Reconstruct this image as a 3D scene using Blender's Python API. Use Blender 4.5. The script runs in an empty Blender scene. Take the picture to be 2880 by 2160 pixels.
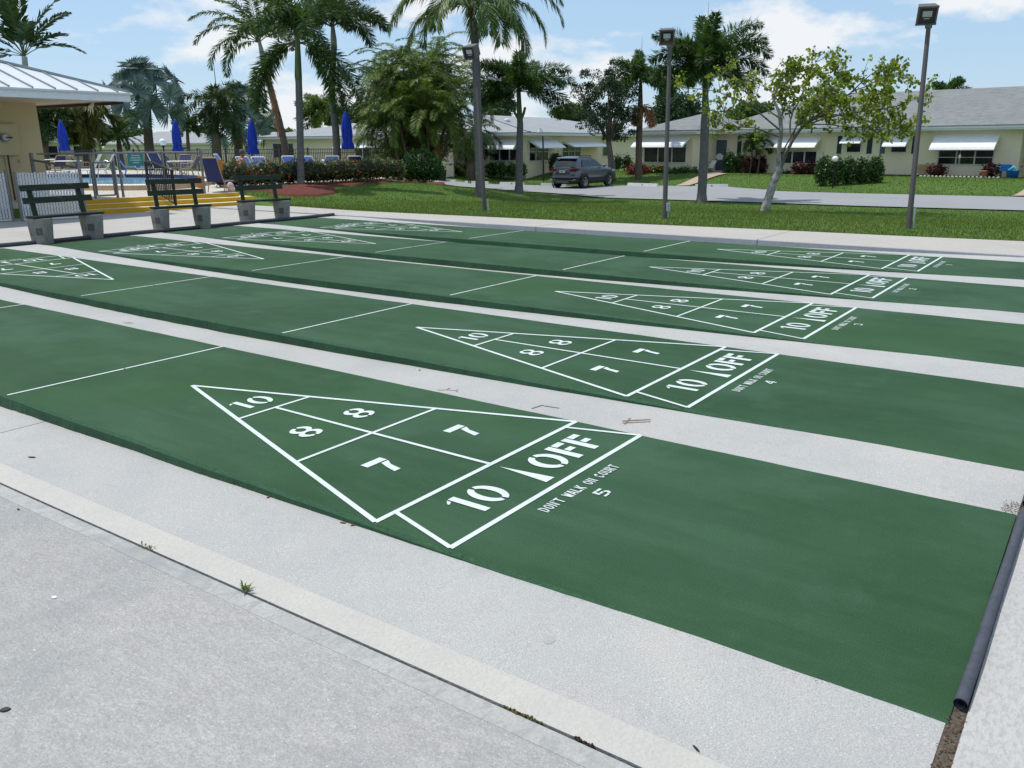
import bpy, math, random
import numpy as np
from mathutils import Vector
R=math.radians
random.seed(7); rng=np.random.default_rng(11)
scene=bpy.context.scene
col=scene.collection
# ------------------------------------------------------------------ camera
CP=np.array([0.1933,-2.5075,1.7005]); YAW,PITCH,ROLL,FPX=0.6276,-0.2795,-0.0079,2350.39   # focal length in pixels of a 2880 wide frame
def cam_axes():
    ca,sa=math.cos(YAW),math.sin(YAW)
    f=np.array([-sa*math.cos(PITCH),ca*math.cos(PITCH),math.sin(PITCH)])
    r=np.array([ca,sa,0.]); u=np.cross(r,f)
    r2=math.cos(ROLL)*r+math.sin(ROLL)*u; u2=-math.sin(ROLL)*r+math.cos(ROLL)*u
    return r2,u2,f
CR,CU,CF=cam_axes()
cam_d=bpy.data.cameras.new('camera'); cam=bpy.data.objects.new('camera',cam_d); col.objects.link(cam)
from mathutils import Matrix
M=Matrix(((CR[0],CU[0],-CF[0],CP[0]),(CR[1],CU[1],-CF[1],CP[1]),(CR[2],CU[2],-CF[2],CP[2]),(0,0,0,1)))
cam.matrix_world=M
cam_d.sensor_fit='HORIZONTAL'; cam_d.sensor_width=36; cam_d.lens=36*FPX/2880
cam_d.clip_start=.05; cam_d.clip_end=6000
scene.camera=cam
# ------------------------------------------------------------------ sky and sun
SUN_AZ=R(-97); SUN_EL=R(68)            # azimuth measured from +Y towards +X
w=bpy.data.worlds.new('World'); scene.world=w; w.use_nodes=True
nt=w.node_tree; N=nt.nodes; L=nt.links
bg=N['Background']
sky=N.new('ShaderNodeTexSky'); sky.sky_type='NISHITA'; sky.sun_disc=False
sky.sun_elevation=SUN_EL; sky.sun_rotation=SUN_AZ; sky.air_density=1.0; sky.dust_density=.4; sky.ozone_density=2.5; sky.altitude=0
tc=N.new('ShaderNodeTexCoord'); sep=N.new('ShaderNodeSeparateXYZ'); L.new(tc.outputs['Generated'],sep.inputs[0])
mp_=N.new('ShaderNodeMapping'); mp_.inputs['Scale'].default_value=(1,1,2.6); L.new(tc.outputs['Generated'],mp_.inputs[0])
cn=N.new('ShaderNodeTexNoise'); cn.inputs['Scale'].default_value=5.6; cn.inputs['Detail'].default_value=8; cn.inputs['Roughness'].default_value=.55; cn.inputs['Distortion'].default_value=.15
L.new(mp_.outputs[0],cn.inputs['Vector'])
cr=N.new('ShaderNodeValToRGB'); cr.color_ramp.elements[0].position=.505; cr.color_ramp.elements[1].position=.605
cr.color_ramp.elements[0].color=(0,0,0,1); cr.color_ramp.elements[1].color=(.95,.95,.95,1)
L.new(cn.outputs[0],cr.inputs[0])
mul=N.new('ShaderNodeMixRGB'); mul.blend_type='MULTIPLY'; mul.inputs[0].default_value=1; mul.inputs[2].default_value=(1.0,1.0,1.0,1)
L.new(sky.outputs[0],mul.inputs[1])
hz=N.new('ShaderNodeMixRGB'); hz.inputs[0].default_value=.62; hz.inputs[2].default_value=(3.5,5.1,7.0,1); L.new(mul.outputs[0],hz.inputs[1])
mx=N.new('ShaderNodeMixRGB'); L.new(cr.outputs[0],mx.inputs[0]); L.new(hz.outputs[0],mx.inputs[1]); mx.inputs[2].default_value=(6.9,7.1,7.3,1)
L.new(mx.outputs[0],bg.inputs[0]); bg.inputs[1].default_value=.13
sd=bpy.data.lights.new('sun','SUN'); sd.energy=3.7; sd.angle=R(.8); sd.color=(1,.955,.875)
sun=bpy.data.objects.new('sun',sd); col.objects.link(sun)
to_sun=Vector((math.sin(SUN_AZ)*math.cos(SUN_EL),math.cos(SUN_AZ)*math.cos(SUN_EL),math.sin(SUN_EL)))
sun.rotation_euler=to_sun.to_track_quat('Z','Y').to_euler(); sun.location=(0,0,60)
scene.view_settings.view_transform='Standard'; scene.view_settings.look='None'; scene.view_settings.exposure=0.0; scene.view_settings.gamma=1; scene.view_settings.use_curve_mapping=False
scene.render.engine='CYCLES'; scene.cycles.max_bounces=6; scene.cycles.transparent_max_bounces=12
# ------------------------------------------------------------------ measuring helpers (survey from photograph pixels, 2880 x 2160)
def ray(u,v): return ((u-1440)/FPX)*CR-((v-1080)/FPX)*CU+CF
def at(u,v,d): return CP+d*ray(u,v)
def G(u,v,z=0.):
    r=ray(u,v); return CP+(z-CP[2])/r[2]*r
def depth(P): return float((np.asarray(P)-CP)@CF)
def sstep(a,b,x):
    t=np.clip((np.asarray(x,float)-a)/(b-a),0,1); return t*t*(3-2*t)
def ground_h(x,y):
    x=np.asarray(x,float); y=np.asarray(y,float)
    hr=-.02-.58*sstep(14.5,29.5,y)+.45*sstep(39.2,46.5,y)
    hl=.26-.86*sstep(22,33,y)+.5*sstep(40,47,y)
    s=sstep(18.5,24.5,-x)
    h=hr*(1-s)+hl*s
    s2=sstep(30,40,-x)                      # pool side stays level, then falls off to the far houses
    h=h*(1-s2)+s2*(.2-.5*sstep(48,70,-x))
    return h
def GT(u,v):
    z=0.
    for _ in range(60):
        P=G(u,v,z); z=.5*z+.5*float(ground_h(P[0],P[1]))
    return P
RV=np.array([math.cos(YAW),math.sin(YAW),0.]); FV=np.array([-math.sin(YAW),math.cos(YAW),0.]); UZ=np.array([0,0,1.])
# ------------------------------------------------------------------ materials
def mat(name,c,rough=.7,metal=0,spec=.35,noise=None,bump=None,c2=None,streak=None,trans=0):
    m=bpy.data.materials.new(name); m.use_nodes=True; t=m.node_tree; n=t.nodes; l=t.links
    b=n['Principled BSDF']; b.inputs['Base Color'].default_value=(*c,1); b.inputs['Roughness'].default_value=rough; b.inputs['Metallic'].default_value=metal
    b.inputs['Specular IOR Level'].default_value=spec
    tcn=n.new('ShaderNodeTexCoord')
    if noise:
        sc,amt=noise[:2]; nz=n.new('ShaderNodeTexNoise'); nz.inputs['Scale'].default_value=sc; nz.inputs['Detail'].default_value=6; nz.inputs['Roughness'].default_value=.65
        if streak:
            mp=n.new('ShaderNodeMapping'); mp.inputs['Scale'].default_value=streak; l.new(tcn.outputs['Object'],mp.inputs[0]); l.new(mp.outputs[0],nz.inputs[0])
        else: l.new(tcn.outputs['Object'],nz.inputs[0])
        rp=n.new('ShaderNodeValToRGB'); rp.color_ramp.elements[0].position=.3; rp.color_ramp.elements[1].position=.7
        d=c2 if c2 else tuple(x*(1-amt) for x in c); e=c if c2 else tuple(min(1,x*(1+amt)) for x in c)
        rp.color_ramp.elements[0].color=(*d,1); rp.color_ramp.elements[1].color=(*e,1)
        l.new(nz.outputs[0],rp.inputs[0]); l.new(rp.outputs[0],b.inputs['Base Color'])
    if bump:
        sc,st=bump; nz=n.new('ShaderNodeTexNoise'); nz.inputs['Scale'].default_value=sc; nz.inputs['Detail'].default_value=5; l.new(tcn.outputs['Object'],nz.inputs[0])
        bp=n.new('ShaderNodeBump'); bp.inputs['Strength'].default_value=st; bp.inputs['Distance'].default_value=.02; l.new(nz.outputs[0],bp.inputs['Height']); l.new(bp.outputs[0],b.inputs['Normal'])
    return m
def layered(name,base,layers,rough=.8,bump=(),spec=.3,warp=0):
    """layers: (scale, stretch, lo, hi, colour, strength) noise masks blended over base; bump: (scale, stretch, strength)"""
    m=bpy.data.materials.new(name); m.use_nodes=True; t=m.node_tree; n=t.nodes; l=t.links; b=n['Principled BSDF']
    b.inputs['Roughness'].default_value=rough; b.inputs['Specular IOR Level'].default_value=spec
    tcn=n.new('ShaderNodeTexCoord'); prev=None
    for i,(sc,stq,lo,hi,c,amt) in enumerate(layers):
        mp=n.new('ShaderNodeMapping'); mp.inputs['Scale'].default_value=stq; mp.inputs['Location'].default_value=(i*3.1,i*1.7,i); l.new(tcn.outputs['Object'],mp.inputs[0])
        nz=n.new('ShaderNodeTexNoise'); nz.inputs['Scale'].default_value=sc; nz.inputs['Detail'].default_value=6; nz.inputs['Roughness'].default_value=.62; nz.inputs['Distortion'].default_value=warp; l.new(mp.outputs[0],nz.inputs[0])
        mr=n.new('ShaderNodeMapRange'); mr.inputs[1].default_value=lo; mr.inputs[2].default_value=hi; mr.inputs[4].default_value=amt; l.new(nz.outputs[0],mr.inputs[0])
        mi=n.new('ShaderNodeMixRGB'); l.new(mr.outputs[0],mi.inputs[0]); mi.inputs[2].default_value=(*c,1)
        if prev: l.new(prev,mi.inputs[1])
        else: mi.inputs[1].default_value=(*base,1)
        prev=mi.outputs[0]
    if prev: l.new(prev,b.inputs['Base Color'])
    else: b.inputs['Base Color'].default_value=(*base,1)
    pn=None
    for sc,stq,st in bump:
        mp=n.new('ShaderNodeMapping'); mp.inputs['Scale'].default_value=stq; l.new(tcn.outputs['Object'],mp.inputs[0])
        nz=n.new('ShaderNodeTexNoise'); nz.inputs['Scale'].default_value=sc; nz.inputs['Detail'].default_value=6; nz.inputs['Distortion'].default_value=warp; l.new(mp.outputs[0],nz.inputs[0])
        bp=n.new('ShaderNodeBump'); bp.inputs['Strength'].default_value=st; bp.inputs['Distance'].default_value=.01; l.new(nz.outputs[0],bp.inputs['Height'])
        if pn: l.new(pn,bp.inputs['Normal'])
        pn=bp.outputs[0]
    if pn: l.new(pn,b.inputs['Normal'])
    return m
def leafmat(name,cols,trans=.3,rough=.5):
    """colour drawn per leaf from a ramp"""
    m=bpy.data.materials.new(name); m.use_nodes=True; t=m.node_tree; n=t.nodes; l=t.links; b=n['Principled BSDF']
    b.inputs['Roughness'].default_value=rough; b.inputs['Specular IOR Level'].default_value=.35
    g=n.new('ShaderNodeNewGeometry'); rp=n.new('ShaderNodeValToRGB'); e=rp.color_ramp.elements
    while len(e)<len(cols): e.new(.5)
    if len(cols)==1: cols=list(cols)*2
    for i,c in enumerate(cols): e[i].position=i/(len(cols)-1) if len(cols)>1 else 0; e[i].color=(*c,1)
    l.new(g.outputs['Random Per Island'],rp.inputs[0]); l.new(rp.outputs[0],b.inputs['Base Color'])
    if trans:
        tr=n.new('ShaderNodeBsdfTranslucent'); l.new(rp.outputs[0],tr.inputs[0]); mi=n.new('ShaderNodeMixShader'); mi.inputs[0].default_value=trans
        l.new(b.outputs[0],mi.inputs[1]); l.new(tr.outputs[0],mi.inputs[2]); l.new(mi.outputs[0],n['Material Output'].inputs[0])
    return m
# ------------------------------------------------------------------ mesh helpers
def link(name,me,m,parent=None):
    o=bpy.data.objects.new(name,me); col.objects.link(o)
    for q in (m if isinstance(m,(list,tuple)) else [m]): me.materials.append(q)
    if parent is not None: o.parent=parent
    return o
def fast(name,V,Fc,m,parent=None,smooth=False,origin=None):
    """numpy mesh: V (n,3), Fc (k,3|4)"""
    V=np.asarray(V,np.float32); Fc=np.asarray(Fc,np.int32)
    if origin is not None: V=V-np.asarray(origin,np.float32)
    me=bpy.data.meshes.new(name); me.vertices.add(len(V)); me.vertices.foreach_set('co',V.ravel())
    k=Fc.shape[1]; me.loops.add(Fc.size); me.loops.foreach_set('vertex_index',Fc.ravel())
    me.polygons.add(len(Fc)); me.polygons.foreach_set('loop_start',np.arange(0,Fc.size,k,dtype=np.int32))
    me.polygons.foreach_set('use_smooth',np.full(len(Fc),smooth)); me.update(calc_edges=True); me.validate()
    o=link(name,me,m,parent)
    if origin is not None and parent is None: o.location=tuple(origin)
    return o
class MB:
    def __init__(s): s.v=[]; s.f=[]; s.mi=[]; s.cur=0; s.sm=[]
    def add(s,vs,fs,smooth=False):
        b=len(s.v); s.v+= [tuple(float(q) for q in p) for p in vs]
        for f in fs: s.f.append(tuple(b+i for i in f)); s.mi.append(s.cur); s.sm.append(smooth)
        return s
    def box(s,x0,x1,y0,y1,z0,z1):
        vs=[(x,y,z) for x in (x0,x1) for y in (y0,y1) for z in (z0,z1)]
        return s.add(vs,[(0,1,3,2),(4,6,7,5),(0,4,5,1),(2,3,7,6),(0,2,6,4),(1,5,7,3)])
    def hexa(s,a,b):            # two quads of four points, bottom and top
        return s.add(list(a)+list(b),[(3,2,1,0),(4,5,6,7),(0,1,5,4),(1,2,6,5),(2,3,7,6),(3,0,4,7)])
    def beam(s,p,q,wd,ht,up=(0,0,1)):
        p=np.array(p,float); q=np.array(q,float); d=q-p; d/=np.linalg.norm(d); up=np.array(up,float)
        if abs(d@up)>.98: up=np.array([1.,0,0])
        r=np.cross(d,up); r/=np.linalg.norm(r); u=np.cross(r,d)
        o=[(-1,-1),(1,-1),(1,1),(-1,1)]
        return s.hexa([p+r*a*wd/2+u*b*ht/2 for a,b in o],[q+r*a*wd/2+u*b*ht/2 for a,b in o])
    def tube(s,path,rad,n=8,cap=True):
        P=[np.array(p,float) for p in path]; k=len(P); rad=[rad]*k if np.isscalar(rad) else rad
        vs=[]; ref=None
        for i in range(k):
            d=P[min(i+1,k-1)]-P[max(i-1,0)]; d=d/(np.linalg.norm(d)+1e-9)
            if ref is None: ref=np.array([1.,0,0]) if abs(d[0])<.8 else np.array([0,1.,0])
            a=ref-d*(ref@d); a/=np.linalg.norm(a); b=np.cross(d,a); ref=a
            for j in range(n):
                t=2*math.pi*j/n; vs.append(P[i]+rad[i]*(math.cos(t)*a+math.sin(t)*b))
        fs=[(i*n+j,i*n+(j+1)%n,(i+1)*n+(j+1)%n,(i+1)*n+j) for i in range(k-1) for j in range(n)]
        s.add(vs,fs,True)
        if cap: s.add([vs[j] for j in range(n)],[tuple(range(n))[::-1]]); s.add([vs[(k-1)*n+j] for j in range(n)],[tuple(range(n))])
        return s
    def lathe(s,prof,c=(0,0,0),n=20):
        vs=[(c[0]+r*math.cos(2*math.pi*j/n),c[1]+r*math.sin(2*math.pi*j/n),c[2]+z) for r,z in prof for j in range(n)]
        k=len(prof); fs=[(i*n+j,i*n+(j+1)%n,(i+1)*n+(j+1)%n,(i+1)*n+j) for i in range(k-1) for j in range(n)]
        return s.add(vs,fs,True)
    def ball(s,c,r,n=16,sx=1,sy=1,sz=1):
        k=n//2; vs=[];
        for i in range(k+1):
            t=math.pi*i/k
            for j in range(n): p=2*math.pi*j/n; vs.append((c[0]+sx*r*math.sin(t)*math.cos(p),c[1]+sy*r*math.sin(t)*math.sin(p),c[2]+sz*r*math.cos(t)))
        return s.add(vs,[((i+1)*n+j,(i+1)*n+(j+1)%n,i*n+(j+1)%n,i*n+j) for i in range(k) for j in range(n)],True)
    def build(s,name,m,parent=None):
        me=bpy.data.meshes.new(name); me.from_pydata(s.v,[],s.f)
        o=link(name,me,m,parent)
        me.polygons.foreach_set('material_index',s.mi); me.polygons.foreach_set('use_smooth',s.sm); me.update()
        return o
def tag(o,label=None,cat=None,group=None,kind=None):
    if label: o['label']=label
    if cat: o['category']=cat
    if group: o['group']=group
    if kind: o['kind']=kind
    return o
def empty(name,loc,rz=0,label=None,cat=None,group=None):
    o=bpy.data.objects.new(name,None); col.objects.link(o); o.empty_display_size=.2; o.location=tuple(float(q) for q in loc); o.rotation_euler=(0,0,rz)
    return tag(o,label,cat,group)
def copy_tree(o,parent=None):
    c=o.copy(); col.objects.link(c)
    if parent is not None: c.parent=parent
    for ch in list(o.children): copy_tree(ch,c)
    return c
def place(o,loc,rz=0,label=None,sc=None):
    o.location=tuple(float(q) for q in loc); o.rotation_euler=(0,0,rz)
    if label: o['label']=label
    if sc: o.scale=(sc,sc,sc) if np.isscalar(sc) else sc
    return o
def grid(name,xs,ys,hf,m,skirt=0,**k):
    X,Y=np.meshgrid(xs,ys,indexing='ij'); Z=hf(X,Y); V=np.stack([X,Y,Z],-1).reshape(-1,3); nx,ny=len(xs),len(ys)
    i=np.arange(nx*ny).reshape(nx,ny); F=np.stack([i[:-1,:-1],i[1:,:-1],i[1:,1:],i[:-1,1:]],-1).reshape(-1,4)
    if skirt:
        loop=np.concatenate([i[:,0],i[-1,1:],i[-2::-1,-1],i[0,-2:0:-1]]); b=V[loop].copy(); b[:,2]-=skirt; n0=len(V); m_=len(loop)
        j=np.arange(m_); jn=(j+1)%m_; F=np.vstack([F,np.stack([loop[j],n0+j,n0+jn,loop[jn]],-1)]); V=np.vstack([V,b])
    return fast(name,V,F,m,**k)
# ================================================================== SETTING
m_grass=layered('grass soil',(0.060,0.126,0.022),[(1.1,(1,1,1),.42,.66,(0.102,0.174,0.034),.75),(9,(1,1,1),.45,.7,(0.036,0.079,0.014),.65),(55,(1,1,1),.45,.65,(0.114,0.192,0.042),.55),(.35,(1,1,1),.5,.7,(0.126,0.150,0.042),.45)],.9,[(60,(1,1,1),.9)],.15)
m_conc_gut=layered('washed concrete',(.46,.455,.435),[(.9,(1,1,1),.40,.60,(.385,.39,.385),.85),(2.4,(1,1,1),.48,.64,(.46,.435,.425),.65),(.6,(1,1,1),.55,.66,(.51,.485,.44),.7),(5,(1,1,1),.60,.72,(.33,.33,.32),.45),(190,(1,1,1),.44,.58,(.28,.285,.285),.62),(130,(1,1,1),.57,.67,(.64,.645,.625),.55),(45,(1,1,1),.66,.74,(.29,.285,.27),.5)],.85,[(140,(1,1,1),.6),(28,(1,1,1),.25)])
m_conc_near=layered('trowelled concrete',(.44,.43,.405),[(.7,(1,1,1),.43,.56,(.345,.34,.335),.85),(1.7,(1,1,1),.47,.58,(.44,.40,.375),.7),(1.0,(1,.6,1),.50,.60,(.27,.28,.30),.75),(6,(1,1.8,1),.50,.62,(.32,.315,.31),.5),(3.5,(1,1.6,1),.50,.64,(.46,.455,.44),.5),(13,(1,2.4,1),.45,.58,(.29,.29,.285),.42),(38,(1,2.4,1),.46,.60,(.28,.28,.275),.5),(80,(1,1.5,1),.50,.62,(.48,.475,.455),.55),(150,(1,1,1),.44,.56,(.26,.26,.255),.55),(115,(1,1,1),.635,.68,(.72,.73,.72),.8)],.82,[(14,(1,2.4,1),.5),(36,(1,2.2,1),.6),(110,(1,1,1),.5)],.3,.8)
m_conc_band=layered('edge band concrete',(0.480,0.463,0.424),[(4,(1,1,1),.4,.65,(0.431,0.422,0.396),.7),(60,(1,1,1),.44,.6,(0.414,0.402,0.372),.6),(140,(1,1,1),.62,.7,(0.265,0.254,0.234),.6)],.88,[(70,(1,1,1),.6)])
m_conc_smear=layered('tooled edge concrete',(.40,.395,.375),[(.8,(1,1,1),.48,.58,(.27,.28,.285),.8),(5,(.5,1,1),.47,.58,(.44,.445,.43),.65),(16,(1,.5,1),.50,.60,(.26,.265,.265),.6),(38,(1,2.4,1),.46,.60,(.29,.29,.285),.4),(110,(1,1,1),.45,.6,(.27,.27,.265),.5)],.8,[(60,(1,1,1),.35)],.3,1.1)
m_conc_walk=layered('pale walkway concrete',(0.414,0.389,0.355),[(.5,(1,1,1),.4,.65,(0.364,0.340,0.311),.7),(4,(1,1,1),.45,.7,(0.439,0.418,0.396),.5),(90,(1,1,1),.45,.65,(0.381,0.361,0.339),.4)],.85,[(60,(1,1,1),.3)])
m_kerb_shade=layered('shade toned kerb face',(0.343,0.357,0.377),[(2,(1,1,6),.4,.65,(0.283,0.297,0.318),.7),(25,(1,1,1),.45,.65,(0.403,0.408,0.419),.5)],.85,[(50,(1,1,1),.4)])  # bluer and darker than the walkway top: the face's shade put into colour
m_conc_patio=layered('pale patio concrete',(0.414,0.398,0.372),[(.6,(1,1,1),.4,.65,(0.348,0.336,0.315),.8),(3,(1,1,1),.48,.7,(0.439,0.422,0.400),.6),(90,(1,1,1),.45,.65,(0.381,0.369,0.347),.4)],.85,[(60,(1,1,1),.3)])
m_conc_right=layered('rough pale concrete',(0.456,0.443,0.420),[(1.5,(1,1,1),.4,.65,(0.398,0.394,0.388),.7),(30,(2.2,1,1),.46,.60,(0.315,0.316,0.323),.7),(120,(1,1,1),.45,.62,(0.398,0.394,0.388),.4)],.85,[(40,(2,1,1),.5),(120,(1,1,1),.3)],.3,.5)
m_dirt=mat('joint dirt',(.085,.070,.052),.95,noise=(60,.55))
m_road=layered('worn pale asphalt',(0.279,0.285,0.295),[(.25,(1,1,1),.4,.65,(0.246,0.253,0.263),.8),(1.5,(1,3,1),.48,.7,(0.307,0.308,0.313),.5),(30,(1,1,1),.45,.65,(0.232,0.239,0.245),.4)],.85)
m_path=layered('tan path',(.42,.31,.23),[(3,(1,1,1),.4,.65,(.36,.27,.21),.7)],.85)
m_deck=layered('cream pool deck',(0.533,0.488,0.426),[(1,(1,1,1),.4,.65,(0.485,0.440,0.378),.6)],.8)
m_cope=layered('tan pool border',(.52,.37,.22),[(6,(1,1,1),.4,.65,(.46,.32,.19),.7)],.8)
m_mulch=layered('red mulch',(.13,.033,.022),[(30,(1,1,1),.4,.65,(.05,.014,.01),.8),(60,(1,1,1),.5,.65,(.22,.06,.04),.6)],.95,[(40,(1,1,1),1)])
# ---- ground: one sheet out to the horizon
def axis(a,b,st,far):
    c=list(np.arange(a,b+.001,st)); d=st
    x=b
    while x<far: d*=1.35; x+=d; c.append(x)
    d=st; x=a; pre=[]
    while x>-far: d*=1.35; x-=d; pre.append(x)
    return np.array(pre[::-1]+c)
gx=axis(-45,12,.5,3000); gy=axis(-8,62,.5,3000)
def gh(X,Y):
    h=ground_h(X,Y)
    low=(Y<13.3)&(X>-22.3)
    return np.where(low,-.55,h)
tag(grid('ground',gx,gy,gh,m_grass),'flat green lawn running out to the horizon','lawn',kind='structure')
# ---- road and parking bay (draped a few centimetres over the soil)
near=[(5.,31.0),(-2.6,30.6),(-7.8,30.1),(-11,30.2),(-18.2,29.9),(-20.5,30.7),(-23.4,31.8),(-27.5,33.8),(-30.1,34.7),(-33,35.6),(-45,37.6)]
far_=[(5.,38.8),(-3.4,38.5),(-10,38.0),(-13.4,38.1),(-14.6,39.4),(-17,40.4),(-20.5,40.2),(-22.8,39.6),(-24.5,37.95),(-27,37.8),(-29,37.8),(-31.5,37.55),(-33.5,37.1),(-36,37.3),(-45,39.0)]
def interp(pl,x):
    a=np.array(pl)[::-1]; return np.interp(x,a[:,0],a[:,1])
rx=np.arange(-45,5.01,.5); rv=[];rf=[]
for i,x in enumerate(rx):
    y0,y1=interp(near,x),interp(far_,x)
    for t in np.linspace(0,1,15):
        y=y0+(y1-y0)*t; rv.append((x,y,float(ground_h(x,y))+.045))
for i in range(len(rx)-1):
    for j in range(14): rf.append((i*15+j,(i+1)*15+j,(i+1)*15+j+1,i*15+j+1))
tag(fast('road',rv,rf,m_road),'pale grey asphalt road and parking bay in front of the bungalows','road',kind='structure')
def drape(name,poly,m,label,cat,lift=.06,n=14,kind='structure'):
    a,b,c,d=[np.array(p,float) for p in poly]; V=[];F=[]
    for i in range(n+1):
        for j in range(n+1):
            s,t=i/n,j/n; p=(a*(1-s)+b*s)*(1-t)+(d*(1-s)+c*s)*t; V.append((p[0],p[1],float(ground_h(*p))+lift))
    for i in range(n):
        for j in range(n): k=i*(n+1)+j; F.append((k,k+n+1,k+n+2,k+1))
    return tag(fast(name,V,F,m),label,cat,kind=kind)
def g2(u,v): P=GT(u,v); return (P[0],P[1])
drape('path',[g2(1900,525),g2(1938,524),g2(2045,491),g2(2010,487)],m_path,'tan concrete path leading up to the screened front door','path')
drape('path',[g2(2845,554),g2(2985,554),g2(2985,515),g2(2885,532)],m_path,'tan driveway at the right end of the long bungalow','path')
drape('path',[g2(1248,503),g2(1248,500),g2(1340,482),g2(1345,487)],mat('pale path',(.5,.47,.40),.85),'narrow pale path crossing the lawn behind the palms','path')
jf=grid('joint_dirt',np.array([-.02,.06]),np.linspace(-.69,12.2,60),lambda X,Y:-.003-.006*np.abs(np.sin(Y*3.7+X*20))+0*X,m_dirt); tag(jf,'brown dirt and grit filling the joint at the right end of the courts','dirt',kind='structure')
# ---- slabs round the courts
W=1.8288; GAP=.633; CL=15.85; NC=5
def dip(X): return -.004-.100*np.sin(np.pi*np.clip((-np.asarray(X)-.8)/14.4,0,1))**1.1
xs=np.concatenate([np.linspace(-CL-.1,-.004,90)])
base=grid('joint_bed',np.array([-23,-16.0,0,.1,8]),np.array([-9,0,14]),lambda X,Y:0*X-.30,m_dirt); tag(base,'dark dirt at the bottom of the slab joints','dirt',kind='structure')
g5=grid('court_gutter',np.linspace(-5.545,-.012,50),np.linspace(-.55,.05,6),lambda X,Y:dip(X),m_conc_gut,skirt=.3); tag(g5,'washed concrete strip beside the nearest court','gutter',kind='structure')
g5b=grid('court_gutter',np.linspace(-CL-.1,-5.555,50),np.linspace(-.55,.05,6),lambda X,Y:dip(X),m_conc_gut,skirt=.3); tag(g5b,'washed concrete strip beyond the joint beside the nearest court','gutter',kind='structure')
bnd=grid('court_gutter',np.linspace(-CL-.1,-.012,90),np.linspace(-.693,-.5495,3),lambda X,Y:dip(X)+.0004,m_conc_band,skirt=.3); tag(bnd,'pale pitted edge band of the near concrete strip','gutter',kind='structure')
for k in range(NC):
    y0=k*(W+GAP)+W-.03; y1=(k+1)*(W+GAP)+.03 if k<NC-1 else 12.33
    g=grid('court_gutter',xs,np.linspace(y0,y1,4),lambda X,Y:dip(X),m_conc_gut,skirt=.3)
    tag(g,['pale concrete gutter between courts 5 and 4','pale concrete gutter between courts 4 and 3','pale concrete gutter between courts 3 and 2','pale concrete gutter between courts 2 and 1','pale concrete gutter between court 1 and the far kerb'][k],'gutter',kind='structure')
nb=grid('concrete_slab',np.linspace(-CL-8,9,120),np.linspace(-.785,-.706,4),lambda X,Y:dip(X),m_conc_smear,skirt=.3); tag(nb,'blotchy tooled edge of the near slab along the joint','paving',kind='structure')
ns=grid('concrete_slab',np.linspace(-CL-8,9,120),np.concatenate([np.linspace(-6,-2.4,8),np.linspace(-2.2,-.7862,16)]),lambda X,Y:dip(X)*sstep(-2.6,-.786,Y)-.002*(1-sstep(-2.6,-.786,Y)),m_conc_near,skirt=.3); tag(ns,'large trowelled concrete slab in the foreground','paving',kind='structure')
rs=grid('concrete_slab',np.linspace(.036,9,24),np.concatenate([np.linspace(-.694,12.25,40)]),lambda X,Y:0*X+.002,m_conc_right,skirt=.3); tag(rs,'rough pale slab past the right ends of the courts','paving',kind='structure')
# patio on the bench side
for i,(ya,yb) in enumerate(((-8,1.0),(1.008,9.6),(9.608,12.29))):
    ps=grid('concrete_slab',np.linspace(-24,-16.13,16),np.linspace(ya,yb,8),lambda X,Y:0*X-.003,m_conc_patio,skirt=.3)
    tag(ps,['patio slab under the white slatted fence','patio slab with the three benches','patio slab below the right end of the yellow steps'][i],'paving',kind='structure')
# far walkway with its kerb face
fe=[(-24,13.95),(-19.9,13.85),(-16.5,13.5),(-12.5,13.75),(-9.1,13.9),(-6,14.2),(-3.3,14.3),(-1.2,14.5),(9,15.0)]
joints=[-24,-16.4,-9.9,-5.1,-.2,9]
for a,b in zip(joints[:-1],joints[1:]):
    V=[];F=[]; xx=np.linspace(a+.006,b-.006,14)
    for x in xx:
        ye=float(np.interp(x,[p[0] for p in fe],[p[1] for p in fe]))
        V+=[(x,12.31,-.3),(x,12.31,.010),(x,12.322,.022),(x,12.322+(ye-12.322)*.5,.02),(x,ye,.018),(x,ye,-.3)]
    for i in range(len(xx)-1):
        for j in range(5): k=i*6+j; F.append((k,k+6,k+7,k+1))
    o=fast('walkway',V,F,[m_conc_walk,m_kerb_shade]); pi=np.array([1 if (i%5)<2 else 0 for i in range(len(F))],np.int32); o.data.polygons.foreach_set('material_index',pi)
    tag(o,'pale concrete walkway along the far side of the courts','walkway',kind='structure')
# ================================================================== SHUFFLEBOARD COURTS
FT=.3048; XB,X7,X8,X10,XT,XD=[-q*FT for q in (6.5,8,11,14,17,20)]
m_court=layered('green court paint',(.028,.075,.034),[(.55,(1,1,1),.42,.58,(.047,.105,.057),.95),(1.3,(.45,2.8,1),.44,.60,(.019,.055,.023),.42),(4,(.5,1.6,1),.5,.66,(.042,.098,.050),.35),(11,(1,1,1),.54,.66,(.038,.092,.046),.4),(.9,(1,1,1),.56,.64,(.056,.118,.070),.55),(150,(1,1,1),.44,.58,(.016,.048,.020),.5),(110,(1,1,1),.58,.68,(.056,.120,.066),.5),(.42,(1,1,1),.52,.66,(.030,.086,.026),.6),(26,(1,1,1),.70,.76,(.12,.17,.13),.5)],.75,[(160,(1,1,1),.45)],.14)
m_court_side=layered('green court edge paint',(.030,.094,.044),[(6,(1,1,1),.4,.65,(.022,.072,.034),.7),(30,(1,1,1),.5,.66,(.045,.115,.06),.5),(18,(1,1,1),.60,.70,(.02,.028,.018),.6)],.7,[(50,(1,1,1),.6)])
m_line=layered('white line paint',(.60,.65,.65),[(5,(1,1,1),.46,.66,(.48,.55,.54),.7),(40,(1,1,1),.48,.64,(.46,.54,.52),.6),(160,(1,1,1),.56,.66,(.24,.34,.29),.6)],.7)
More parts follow.
